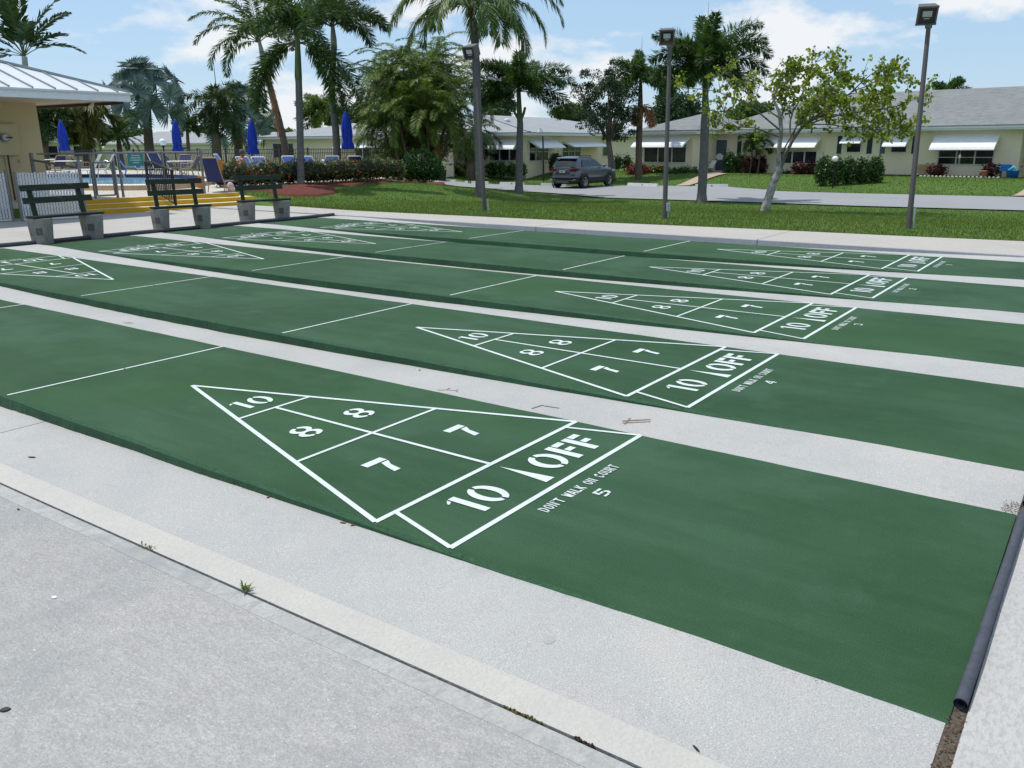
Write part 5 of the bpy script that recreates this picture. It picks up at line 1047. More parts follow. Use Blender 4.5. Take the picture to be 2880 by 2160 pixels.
main=[([(33,115),(68,190),(105,250),(175,305,-10),(240,360,-20),(290,420,-30)],.095),([(105,250),(190,285,20),(290,265,30),(390,245,40),(470,240,40)],.05),([(95,235),(160,270,-30),(250,290,-60),(340,300,-80),(420,330,-80)],.045),
 ([(68,190),(70,270,30),(110,350,50),(130,420,60),(150,470,60)],.05),([(26,230),(-40,290,-20),(-100,340,-30),(-170,365,-40),(-230,375,-40)],.045),([(68,190),(90,270),(150,340,20),(230,400,30)],.035),([(70,270,30),(60,350,60),(90,430,80)],.03),([(105,250),(150,320,60),(210,370,90)],.03),([(105,250),(170,300,-60),(260,345,-90)],.03),([(24,270),(-30,330,30),(-80,390,50),(-110,440,60)],.04),([(5,340,15),(20,400,10),(60,460,0)],.035),
 ([(26,200),(-50,235,-40),(-110,240,-60),(-150,255,-60)],.035),([(175,305,-10),(210,390,10),(215,450,30)],.035),([(33,150),(60,240,-60),(90,310,-110),(120,370,-140)],.04),([(28,230),(60,310,70),(30,370,110),(-20,410,130)],.04),([(240,360,-20),(330,400,0),(400,420,10)],.028),([(290,265,30),(350,300,60),(420,300,80)],.025),([(250,290,-60),(300,360,-90),(330,420,-90)],.025),([(-100,340,-30),(-120,300,-70),(-160,290,-90)],.022),([(105,250),(200,240,-70),(280,225,-110),(360,230,-120)],.03)]
mb.build('trunk',m_pale,ts)
twigs=MB(); tips=[]; pods=MB()
def smooth_path(P,n=9):
    P=np.array(P); t=np.linspace(0,len(P)-1,n); return [np.array([np.interp(x,range(len(P)),P[:,c]) for c in range(3)])+rng.normal(0,.012,3) for x in t]
limbs=MB()
for pts,r in main:
    P=smooth_path([q(*p) for p in pts],10); limbs.tube(P,list(np.linspace(r*.68,r*.14,10)),7)
    for j in range(3,10):
        for rep in range(3):
            dirv=norm(norm(P[j]-P[j-1])*rng.uniform(.2,1)+rng.normal(0,.7,3)+np.array([0,0,.25])); L_=rng.uniform(.3,.8); p=P[j]; tw=[p]
            for s_ in range(4): dirv=norm(dirv+rng.normal(0,.22,3)+np.array([0,0,.05 if rng.random()<.6 else -.18])); p=p+dirv*L_/4; tw.append(p)
            twigs.tube(tw,[.013,.010,.008,.006,.004],4,False); tips+= [(tw[2],tw[4]-tw[2]),(tw[3],tw[4]-tw[3]),(tw[4],tw[4]-tw[3])]
limbs.build('limb',m_limb,ts); twigs.build('twigs',m_twig,ts)['kind']='stuff'
LP=[]
for p,dv in tips:
    # bare stretches high on the left, fuller elsewhere
    lx=(p@RV)/k; lz=p[2]/k
    if rng.random()<(.34 if (lx<30 and lz>240) else .78):
        n=rng.integers(5,12); LP.append(p+rng.normal(0,.055,(n,3)))
LP=np.vstack(LP); V,F=leaves(LP,.105,.35,.3); 
def round_leaves(P,s0):
    n=len(P); a=rng.normal(size=(n,3)); a[:,2]-=.5; a/=np.linalg.norm(a,axis=1)[:,None]; nr=rng.normal(size=(n,3)); b=np.cross(a,nr); b/=np.linalg.norm(b,axis=1)[:,None]; s=(s0*rng.uniform(.7,1.25,n))[:,None]
    ang=np.linspace(0,2*np.pi,7)[:-1]; V=np.stack([P+a*s*(.5-.5*math.cos(t))+b*s*.5*math.sin(t) for t in ang],1).reshape(-1,3); return V,np.arange(6*n).reshape(n,6)
V,F=round_leaves(LP,.095); fast('crown',V,F,m_sl,ts)
for x,y in ((250,236),(262,225),(330,250),(345,240),(380,248),(388,240),(398,215),(402,205),(405,212),(300,262),(420,240),(215,290),(235,285),(470,330),(360,238),(318,245),(290,255),(180,430),(120,400)):
    p=q(x,y+12,random.uniform(-40,40)); dv=norm(np.array([random.uniform(-.2,.2),random.uniform(-.2,.2),-1])); MB().tube([p,p+dv*.1,p+dv*.22],[.006,.013,.005],5).build('seed_pod',m_pod,ts)
# ------------------------------------------------------------------ hedges and bushes
def bush(name,label,cs,n,ls,m,flowers=None,group='shrubs',cat='shrub',core=.82,zb=None,core_m=None):
    """cs: list of (centre xyz, axes xyz)"""
    b=np.array(cs[0][0],float).copy(); b[2]=min(c[2]-a[2] for c,a in cs) if zb is None else zb; t=empty(name,b,0,label,cat,group)
    P=np.vstack([ellip(c,a,int(n*(a[0]*a[2])/sum(x[1][0]*x[1][2] for x in cs))+4,.62) for c,a in cs]); P=P[P[:,2]>b[2]-.02]; P+=rng.normal(0,ls*.35,P.shape)
    V,F=leaves(P-b,ls,.4,.4); fo=fast('foliage',V,F,m,t)
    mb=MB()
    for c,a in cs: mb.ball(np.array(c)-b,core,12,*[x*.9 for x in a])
    mb.build('shade_core',core_m or m_core,t)  # dark balls added inside the leaves to block light and deepen the shade
    if flowers:
        mf,nf,sz=flowers; Q=np.vstack([ellip(c,np.array(a)*1.03,max(1,nf//len(cs)),.97) for c,a in cs]); Q=Q[(Q-b)[:,2]>.12]; Q=Q[((Q-np.array([c for c,a in cs]).mean(0))@FV)<.1*max(1,len(cs))]
        V=[];F=[]
        for p in Q-b:
            for j in range(4): V_,F_=leaves([p],sz); kk=len(V); V+=list(V_); F+=[tuple(kk+i for i in f) for f in F_]
        fast('flowers',V,F,mf,t)
    return t
m_core=leafmat('dark shade core',[(.010,.018,.006)],0)
def bpx(u0,u1,v0,v1,d,dx=.6):
    c=at((u0+u1)/2,(v0+v1)/2,d); return (c,((u1-u0)/2*d/FPX,(u1-u0)/2*d/FPX*dx if (u1-u0)/2*d/FPX*dx>.2 else .2,(v1-v0)/2*d/FPX))
m_ixora=leafmat('bronze green hedge leaf',[(0.030,0.071,0.014),(0.075,0.126,0.022),(0.123,0.168,0.032),(0.215,0.157,0.040),(0.248,0.105,0.036)],.25); m_red=leafmat('red flower',[(.30,.03,.02),(.42,.06,.03)],.1)
m_bright=leafmat('fresh green leaf',[(0.019,0.062,0.014),(0.037,0.118,0.023),(0.078,0.180,0.034)],.25); m_redl=leafmat('red leaf',[(0.120,0.019,0.014),(0.204,0.036,0.024),(0.264,0.060,0.036)],.2); m_crot=leafmat('croton leaf',[(0.036,0.072,0.014),(0.120,0.144,0.024),(0.264,0.228,0.036)],.2)
m_burg=leafmat('burgundy leaf',[(.05,.012,.012),(.09,.02,.018),(.12,.03,.024)],.2); m_whf=leafmat('white flower',[(.7,.7,.68)],.1)
cs=[]
for i in range(19):
    u=628+i*27; vb=530-(u-652)*.052; P=G(u,vb,.33); d=depth(P)+.6; h=.86+.07*math.sin(i*1.7); c=at(u,vb,d); c[2]=.33+h*.5; cs.append((c,(.42,.55,h*.56)))
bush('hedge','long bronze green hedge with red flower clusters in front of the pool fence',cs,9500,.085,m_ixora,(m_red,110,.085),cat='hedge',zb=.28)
P=G(1185,506,.25); d=depth(P)+1.2
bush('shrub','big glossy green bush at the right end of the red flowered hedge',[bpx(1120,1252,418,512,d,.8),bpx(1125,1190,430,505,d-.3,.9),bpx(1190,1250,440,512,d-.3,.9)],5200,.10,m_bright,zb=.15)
# mulch under hedge and palm
def mulch(label,pts,zf,n=26,lift=.035,hmax=.12):
    pts=chaikin([np.array(p[:2]) for p in pts],2); c=sum(pts)/len(pts); V=[(*c,float(ground_h(*c))+hmax+lift)];F=[]; m_=len(pts)
    for kx,r in enumerate((.35,.7,.9,1.0)):
        for p in pts: x=c+(p-c)*r; V.append((*x,float(ground_h(*x))+lift+hmax*(1-r**2)-(.08 if r==1 else 0)+rng.normal(0,.008)))
    F=[(0,1+i,1+(i+1)%m_,1+(i+1)%m_) for i in range(m_)]
    me=MB(); me.add(V,[(0,1+i,1+(i+1)%m_) for i in range(m_)]+[(1+kx*m_+i,1+(kx+1)*m_+i,1+(kx+1)*m_+(i+1)%m_,1+kx*m_+(i+1)%m_) for kx in range(3) for i in range(m_)]); o=me.build('mulch_bed',m_mulch); tag(o,label,'mulch',kind='stuff'); return o
Ab=GT(852,538); mulch('round bed of red mulch at the foot of the palm',[Ab+RV*1.25*math.cos(a)+FV*2.0*math.sin(a) for a in np.linspace(0,6.28,12)[:-1]],0,hmax=.16)
mulch('strip of red mulch along the foot of the hedge',[GT(650,545),GT(760,540),GT(900,532),GT(1010,522),GT(1120,518),GT(1230,516),GT(1275,518),GT(1270,508),GT(1180,500),GT(1000,506),GT(850,512),GT(650,526)],0,hmax=.06)
# planting at the bungalows
def hb_(label,u0,u1,v0,v1,F_,n,off_,N_,ls,m,fl=None,name='shrub',dx=.5,zb=ZL):
    um=(u0+u1)/2; s_,z_=F_.px(um,v1,off_); P=np.array(F_.p(s_,off_,z_)); d=depth(P); cs=[]
    for i in range(n): a=u0+(u1-u0)*i/n; b=u0+(u1-u0)*(i+1)/n; w_=(b-a)*.15; cs.append(bpx(a-w_,b+w_,v0+random.uniform(-2,2),v1+3,d,dx))
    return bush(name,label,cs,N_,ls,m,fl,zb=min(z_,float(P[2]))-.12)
hb_('red leaved round shrub at the foot of the far lawn palm',1766,1818,458,500,FR_,1,wgn+2.2,1500,.11,m_redl,dx=.9)
hb_('yellow green croton hedge under the wing window',1818,1868,465,498,FR_,3,wgn+1.2,1700,.12,m_crot)
hb_('low dark green hedge under the wing window, right of the crotons',1868,1962,468,499,FR_,5,wgn+1.0,2300,.10,m_mid)
hb_('upright green shrub between the wing and the front door path',1940,1994,452,500,FR_,2,1.6,1500,.11,m_mid)
hb_('bright green round shrub with white flowers beside the front door',2038,2092,427,487,FR_,2,.9,1900,.11,m_bright,(m_whf,14,.07))
hb_('dark burgundy upright plants against the wall beside the round shrub',2092,2152,440,490,FR_,3,.6,1200,.15,m_burg)
hb_('burgundy shrub under the large window',2230,2298,455,491,FR_,2,.8,1700,.11,m_burg)
hb_('tiny low plants against the wall left of the burgundy shrub',2180,2222,480,490,FR_,3,.5,300,.09,m_mid)
hb_('big loose green bush with white flowers behind the white globe lamp',2297,2480,440,522,FR_,5,6.5,6500,.12,m_mid,(m_whf,34,.06),dx=.5)
hb_('small dark leaved plant beside the orange wall stain',2616,2656,463,490,FR_,1,.6,420,.15,m_burg)
hb_('dark plant in a pot left of the blue tub',2772,2800,463,492,FR_,1,.7,420,.15,m_burg)
hb_('leafy shrubs under the left awning of the bungalow behind the car',1365,1400,456,492,FM1,1,.8,700,.13,m_bright); 
hb_('row of leafy shrubs below the white walled window left of the lamp post',1396,1480,456,494,FM1,3,.8,1600,.13,m_bright)
hb_('dark pointed shrub against the wall just left of the car',1544,1580,430,485,FM2,1,1.0,1100,.11,m_fdark)
hb_('olive low plants behind the shaggy palm',1245,1330,460,497,FM1,3,1.5,1200,.14,m_foliv)
hb_('small frangipani shrub with white flowers right of the car',1726,1776,432,476,FR_,2,wgn-1.0,420,.16,m_mid,(m_whf,8,.08))
# young palm like plant and cycad by the wall
for u,lb in ((2130,'thin stemmed young palm in front of the bungalow wall, left of the sparse tree'),(2108,'second thin stemmed young palm in front of the bungalow wall')):
    s_,z_=FR_.px(u,489,.9); P=np.array(FR_.p(s_,.9,ZR)); p=Palm('young_palm',P,lb); c=P+UZ*1.9; p.trunk([P,P+UZ*1.0+RV*.08,c],[.06,.05,.04],m_trunkb); p.crown(c,9,-10,75,80,1.1,20,.4,wd=.07,hang=.4); p.done(m_mid)
# ------------------------------------------------------------------ grass blades
def blades(name,label,X,Y,h,w_,m,cat='grass'):
    n=len(X); Z=ground_h(X,Y)-.005; a=rng.uniform(0,6.283,n); hh=h*rng.uniform(.55,1.25,n); s=np.stack([np.cos(a),np.sin(a),0*a],1)*(w_/2); P=np.stack([X,Y,Z],1); l=rng.normal(0,.35,(n,2))*hh[:,None]; T=P+np.stack([l[:,0],l[:,1],hh],1)
    V=np.stack([P-s,P+s,T],1).reshape(-1,3); return tag(fast(name,V,np.arange(3*n).reshape(n,3),m),label,cat,kind='stuff')
m_blade=leafmat('grass blade',[(0.062,0.114,0.013),(0.103,0.175,0.022),(0.152,0.222,0.031),(0.221,0.242,0.055)],.3,.6); m_dry=leafmat('dry grass blade',[(.10,.085,.04),(.16,.13,.07),(.07,.10,.02)],.2,.8)
n=150000; Y=14.0+rng.uniform(0,1,n)**1.5*16.5; X=rng.uniform(-24,5,n)-(Y-14)*.25
ye=np.interp(X,[p[0] for p in fe],[p[1] for p in fe]); ok=(Y>ye+.02)&(Y<np.interp(X,np.array(near)[::-1,0],np.array(near)[::-1,1])-.05)&~((X<-21.2)&(Y<14.6)); 
blades('grass','short green grass blades on the lawn between walkway and road',X[ok],Y[ok],.055,.016,m_blade)
n=14000; X=rng.uniform(-20,5,n); ye=np.interp(X,[p[0] for p in fe],[p[1] for p in fe]); Y=ye+np.abs(rng.normal(0,.11,n))-.05; sel=np.sin(X*2.3)+np.sin(X*5.1+1)+rng.normal(0,.6,n)>-.6
blades('grass','dry straw coloured grass along the walkway edge',X[sel],Y[sel],.05,.014,m_dry)
n=40000; X=rng.uniform(-34,2,n); Y=rng.uniform(38.5,48,n); ok=(Y>np.interp(X,np.array(far_)[::-1,0],np.array(far_)[::-1,1])+.03)
blades('grass','short green grass blades on the lawn in front of the bungalows',X[ok],Y[ok],.06,.03,m_blade)
# ================================================================== LAMPS
m_pole=layered('brown grey pole',(.075,.07,.072),[(4,(1,1,.3),.4,.65,(.10,.085,.07),.7)],.6,[(30,(1,1,.3),.2)],.4)
m_head=layered('weathered lamp housing',(.10,.10,.095),[(8,(1,1,1),.4,.65,(.13,.125,.115),.7)],.6); m_in=mat('lamp inside',(.018,.02,.022),.25); m_rust=mat('rusty inner plate',(.14,.05,.025),.7)
def flood(ub,vb,ut,vt,u0,v0,u1,v1,yaw,tilt,label,rust=False):
    B=GT(ub,vb); d=depth(B); T=at(ut,vt,d); t=empty('floodlight_pole',B,0,label,'lamp post','floodlight poles on the near lawn')
    MB().tube([-UZ*.2,(T-B)*.03,(T-B)*.5,T-B],[.062,.058,.052,.046],14).build('pole',m_pole,t)
    c=at((u0+u1)/2,(v0+v1)/2,d)-B; w_=(u1-u0)*d/FPX*.86; h=(v1-v0)*d/FPX*.80; dp=.32
    a=R(yaw); fx=-FV*math.cos(a)+RV*math.sin(a); sx=norm(np.cross(fx,UZ)); tl=R(tilt); f=norm(fx*math.cos(tl)-UZ*math.sin(tl)); u=norm(np.cross(sx,f)); u=u if u[2]>0 else -u
    def box(mb,cx,cy,w2,h2,z0,z1,tap=1.): mb.hexa([c+sx*(cx+a_*w2*tap)+u*(cy+b_*h2*tap)+f*z0 for a_,b_ in ((-1,-1),(1,-1),(1,1),(-1,1))],[c+sx*(cx+a_*w2)+u*(cy+b_*h2)+f*z1 for a_,b_ in ((-1,-1),(1,-1),(1,1),(-1,1))]); return mb
    box(MB(),0,0,w_/2,h/2,-dp*.5,dp*.40,.8).build('housing',m_head,t)
    mb=MB()
    for cx,cy,a_,b_ in ((0,h/2-.018,w_/2+.006,.018),(0,-h/2+.018,w_/2+.006,.018),(w_/2-.018,0,.018,h/2-.0365),(-w_/2+.018,0,.018,h/2-.0365)): box(mb,cx,cy,a_,b_,dp*.40,dp*.5)
    mb.build('rim',m_head,t)
    ln=box(MB(),0,0,w_/2-.037,h/2-.037,dp*.401,dp*.415).build('lens',m_in,t)
    box(MB(),0,h*.08,w_*.23,h*.15,dp*.416,dp*.43).build('reflector',m_scr,ln); box(MB(),0,-h*.16,w_*.14,h*.025,dp*.416,dp*.425).build('rating_strip',m_scr,ln)
    if rust: box(MB(),0,-h*.34,w_*.38,h*.07,dp*.416,dp*.43).build('rusty_plate',m_rust,ln)
    mb=MB(); p=T-B; mb.tube([p-UZ*.05,p+UZ*.01],.07,12); mb.beam(p,c-u*h*.45,.09,.06); mb.build('bracket',m_head,t)
    return t,B,d
l1,B1,d1=flood(1363,594,1338,165,1304,121,1350,167,-30,24,'grey floodlight pole in front of the tall slender palm')
l2,B2,d2=flood(1869,615,1884,128,1852,75,1901,127,-12,20,'floodlight pole with a rust stained lens, in front of the road edge palm',True)
l3,B3,d3=flood(2555,643,2612,72,2575,6,2636,70,-16,24,'floodlight pole nearest the camera, at the right of the sparse tree')
m_util=mat('grey utility plastic',(.42,.44,.45),.5)
c=at(1879,582,d2-.05)-B2; mb=MB(); MB().hexa([c+RV*a-FV*b+UZ*-.10 for a,b in ((-.045,-.04),(.045,-.04),(.045,.04),(-.045,.04))],[c+RV*a-FV*b+UZ*.09 for a,b in ((-.045,-.04),(.045,-.04),(.045,.04),(-.045,.04))]).build('outlet_box',m_util,l2)
MB().tube([RV*.10-UZ*.1,RV*.09+UZ*.42],.02,8).build('conduit',m_util,l3); MB().tube([RV*.10-UZ*.1,RV*.09+UZ*.32],.02,8).build('conduit',m_util,l1); MB().tube([c-UZ*.45,c-UZ*.09],.018,8).build('conduit',m_util,l2)
def emis(name,c): m=mat(name,c,.4); return m
m_globe=mat('white globe',(.85,.85,.83),.3)
def globe(B,h,r,label):
    t=empty('globe_lamp',B,0,label,'globe lamp','white globe lamps'); MB().tube([(0,0,-.2),(0,0,.08),(0,0,h)],[.055,.04,.036],10).build('post',m_black,t); MB().lathe([(.05,h-.02),(.075,h+.02),(.075,h+.06),(.04,h+.07)],(0,0,0),12).build('collar',m_black,t); MB().ball((0,0,h+.05+r),r,20).build('globe',m_globe,t)
B=GT(2341,529); d=depth(B); z=at(2350,447,d)[2]-B[2]; globe(B,z-.19,.145,'white globe lamp on a black post in front of the big loose green bush')
B=at(466,470,37); B[2]=DZ; z=at(464,400,37)[2]-DZ; globe(B,z-.20,.15,'white globe lamp on a black post by the pool, left of the blue umbrella')
B=at(910,470,36); B[2]=DZ; globe(B,.55,.09,'small white globe just above the hedge, right of the tallest near palm')
B=GT(1529,511); d=depth(B); t=empty('street_lamp',B,0,'thin black lamp post with a curled arm left of the parked car','street lamp'); top=at(1527,383,d)-B; a1=at(1524,366,d)-B; a2=at(1518,360,d)-B; hd=at(1517,371,d)-B
MB().tube([(0,0,-.2),top],[.06,.045],10).build('post',m_black,t); MB().tube([top,(top+a1)/2+RV*.03,a1,a2],[.03,.028,.026,.024],8).build('arm',m_util,t); MB().lathe([(.0,.30),(.04,.20),(.07,.06),(.13,.0),(.11,-.10),(0,-.13)],hd,14).build('lamp_head',m_white,t)
B=at(110,470,40); B[2]=DZ; t=empty('street_lamp',B,0,'thin black lamp post with a flat cap right of the pool house wall','street lamp'); z=at(112,362,40)[2]-DZ; MB().tube([(0,0,0),(0,0,z)],.045,8).build('post',m_black,t); MB().lathe([(.05,z-.05),(.17,z-.02),(.17,z+.03),(0,z+.06)],(0,0,0),12).build('lamp_head',m_black,t)
# ================================================================== POOL FURNITURE
m_blue=layered('royal blue canvas',(.008,.045,.40),[(3,(4,4,.5),.42,.60,(.004,.020,.22),.85)],.75); m_ublue=mat('blue sling',(.03,.09,.36),.6,noise=(30,.25)); m_lblue=mat('light blue sling',(.10,.22,.62),.6,noise=(30,.2)); m_navy=mat('navy sling',(.016,.028,.12),.6,noise=(30,.3)); m_tan=mat('tan frame',(.40,.28,.15),.5); m_wfr=mat('white chair frame',(.70,.70,.68),.4); m_wood=mat('tan pole',(.28,.22,.15),.6)
def umbrella(u,d,vtop,vhem,label,lean=0,hem=None):
    B=at(u,460,d); B[2]=DZ; t=empty('patio_umbrella',B,0,label,'umbrella','closed blue umbrellas round the pool'); zt_=at(u,vtop,d)[2]-DZ; zh=at(u,vhem,d)[2]-DZ; ln=zt_-zh; ax=RV*lean
    MB().tube([(0,0,0),ax*.6+UZ*zh,ax+UZ*(zt_-.05)],.028,8).build('pole',m_wood,t); MB().lathe([(.0,.10),(.06,.10),(.24,.05),(.26,0)],(0,0,0),16).build('base',m_util,t)
    n=32; prof=[(.0,.23),(.04,.26),(.10,.235),(.17,.20),(.22,.18),(.30,.215),(.45,.215),(.62,.20),(.78,.155),(.90,.10),(.97,.055),(1.0,.015)]; V=[]
    for s,r in prof:
        for j in range(n): a=2*math.pi*j/n; rr=r*(1+.16*math.cos(8*a)*(1-s)**.3+.05*math.cos(3*a+s*4)); V.append(ax*(.6+.4*s)*1.0+RV*rr*math.cos(a)+FV*rr*math.sin(a)+UZ*(zh+ln*s+(.03*math.cos(8*a+1) if s==0 else 0)))
    F=[(i*n+j,i*n+(j+1)%n,(i+1)*n+(j+1)%n,(i+1)*n+j) for i in range(len(prof)-1) for j in range(n)]
    mb=MB(); mb.add(V,F,True); mb.add(V[:n],[tuple(range(n))[::-1]]); mb.build('canopy',m_blue,t); mb=MB(); mb.ball(ax+UZ*zt_,.03,8); mb.build('finial',m_wood,t)
    q=prof[4]; mb=MB(); mb.tube([ax*.7+RV*.165*math.cos(a)+FV*.165*math.sin(a)+UZ*(zh+ln*.22) for a in np.linspace(0,6.283,17)],.012,5,False); mb.build('tie_strap',m_blue,t)
umbrella(190,42,339,423,'closed blue umbrella at the far left, in front of the dark palm',-.05)
umbrella(505,43,338,427,'closed blue umbrella with a white tie, left of the dark shaggy palm',.0)
umbrella(711,40,336,434,'closed blue umbrella between the dark shaggy palm and the leaning palm',.10)
umbrella(979,37,309,418,'closed blue umbrella, largest and rightmost, before the palm clump',.04)
def chair(P,rz,label,ms,mf,lounge=False,sc=1,group=None,back=60):
    t=empty('pool_lounger' if lounge else 'patio_chair',P,rz,label,'lounger' if lounge else 'chair',group or ('loungers round the pool' if lounge else 'chairs round the pool'))
    L_=1.25 if lounge else .45; sh=.36 if lounge else .42; bl=.85 if lounge else .6; bx,bz=-bl*math.cos(R(back)),bl*math.sin(R(back)); hw=.30
    MB().hexa([(0,-hw,sh),(L_,-hw,sh),(L_,hw,sh),(0,hw,sh)],[(0,-hw,sh+.02),(L_,-hw,sh+.02),(L_,hw,sh+.02),(0,hw,sh+.02)]).build('seat',ms,t)
    MB().hexa([(-.02,-hw,sh+.01),(0.0,-hw,sh+.025),(0.0,hw,sh+.025),(-.02,hw,sh+.01)],[(bx-.02,-hw*.9,sh+bz),(bx,-hw*.9,sh+bz+.01),(bx,hw*.9,sh+bz+.01),(bx-.02,hw*.9,sh+bz)]).build('backrest',ms,t)
    mb=MB()
    for s in (1,-1): mb.tube([(L_,s*(hw+.02),sh),(0,s*(hw+.02),sh),(bx-.01,s*(hw*.9+.02),sh+bz)],.02,6)
    mb.tube([(bx-.01,-hw*.92,sh+bz+.02),(bx-.01,hw*.92,sh+bz+.02)],.025,6)
    if not lounge:
        for s in (1,-1): mb.tube([(.42,s*(hw+.03),.42),(.40,s*(hw+.05),.64),(.05,s*(hw+.05),.66),(-.18,s*(hw+.02),.70)],.018,6)
    mb.build('frame',mf,t)
    for x in ((.08,L_-.1) if lounge else (-.05,.40)):
        for s in (1,-1): MB().tube([(x,s*hw,sh),(x+(.06 if x>.3 else -.10),s*(hw+.02),0)],.018,6).build('leg',mf,t)
    for o in t.children: o.scale=(sc,)*3
    return t
def dk_(u,v,d): P=at(u,v,d); P[2]=DZ+.004; return P
ca=math.atan2(FV[1],FV[0]); cr=math.atan2(RV[1],RV[0])
# big chair seen from behind at the top of the steps, with its orange towel
P=dk_(608,530,25.6); P[2]=DZ+.004; chair(P,ca+R(-12),'large blue sling chair with a tan frame, seen from behind atop the steps',m_navy,m_tan,True,.86,None,72)
t=fast('beach_towel',[P+q_ for q_ in (RV*.22+UZ*.98-FV*.22,RV*.31+UZ*.96-FV*.10,RV*.28+UZ*.66-FV*.08,RV*.24+UZ*.42-FV*.02,RV*.20+UZ*.60-FV*.10)],[(0,1,2,4)],mat('orange towel',(.42,.16,.03),.9)); 
sm_=t.modifiers.new('thick','SOLIDIFY'); sm_.thickness=.02; tag(t,'orange towel hanging from the large blue sling chair','towel')
MB_=MB(); pt2=[dk_(560,520,27.5)+RV*x+UZ*z for x,z in ((-.02,.42),(.10,.40),(.16,.2),(.10,.02),(-.06,.04),(-.08,.25))]; MB_.add(pt2+[p+FV*.12 for p in pt2],[(0,1,2,3,4,5),(11,10,9,8,7,6)]+[(i,(i+1)%6,6+(i+1)%6,6+i) for i in range(6)]); tag(MB_.build('beach_bag',mat('orange bag',(.5,.17,.03),.8)),'orange bag standing on the deck left of the large blue chair','bag')
lo=[(352,478,43,200,'blue lounger with its back raised, left of the teal pool sign',m_lblue,m_lblue),(392,482,41,180,'blue lounger behind the teal pool sign',m_ublue,m_wfr),(300,482,40,20,'white framed lounger lying flat left of the pool sign',m_wfr,m_wfr),(262,486,38,15,'white framed lounger at the pool corner near the gate',m_wfr,m_wfr),
 (450,482,40,150,'dark blue lounger with a white rim beside the globe lamp post',m_navy,m_wfr),(638,486,36,215,'bright blue lounger with raised back behind the large chair',m_lblue,m_wfr),
 (700,480,35,260,'blue lounger back with white rim, first above the hedge',m_lblue,m_wfr),(742,482,34,265,'blue lounger back with white rim, second above the hedge',m_lblue,m_wfr),(826,478,36,262,'blue lounger back just left of the grey palm trunk',m_lblue,m_wfr),(884,478,35,250,'blue lounger back just right of the grey palm trunk',m_lblue,m_wfr),(934,478,35,285,'tall blue lounger back between the palm trunk and the fourth umbrella',m_lblue,m_wfr),(1006,480,34,270,'white rimmed lounger back right of the fourth umbrella pole',m_navy,m_wfr)]
for u,v,d,az,lb,ms,mf in lo: chair(dk_(u,v,d),ca+R(az-90)+math.pi,lb,ms,mf,True,.98 if u<600 else .92,None,60 if u<660 else 48)
ch=[(545,489,36.5,180,'navy chair right of the white table'),(486,484,38.5,0,'navy chair left of the white table'),(222,470,41.5,40,'navy chair at the far left white table, right side'),(168,474,42.5,150,'navy chair at the far left white table, left side'),(520,478,41,270,'navy chair behind the white table')]
for u,v,d,az,lb in ch: chair(dk_(u,v,d),cr+R(az),lb,m_navy if 'navy' in lb else m_ublue,m_tan)
def table(u,d,r,label):
    P=dk_(u,480,d); t=empty('patio_table',P,0,label,'table','white pool tables'); MB().lathe([(0,.70),(r,.70),(r+.02,.715),(r,.735),(0,.735)],(0,0,0),24).build('tabletop',m_white,t); MB().tube([(0,0,.02),(0,0,.70)],.04,8).build('pedestal',m_tan,t); MB().lathe([(0,.06),(.10,.05),(.28,.0)],(0,0,0),14).build('table_foot',m_tan,t)
table(510,38,.55,'round white table under the second blue umbrella'); table(195,41,.62,'round white table under the leftmost blue umbrella'); table(155,46.5,.5,'white table half hidden by the pool house wall')
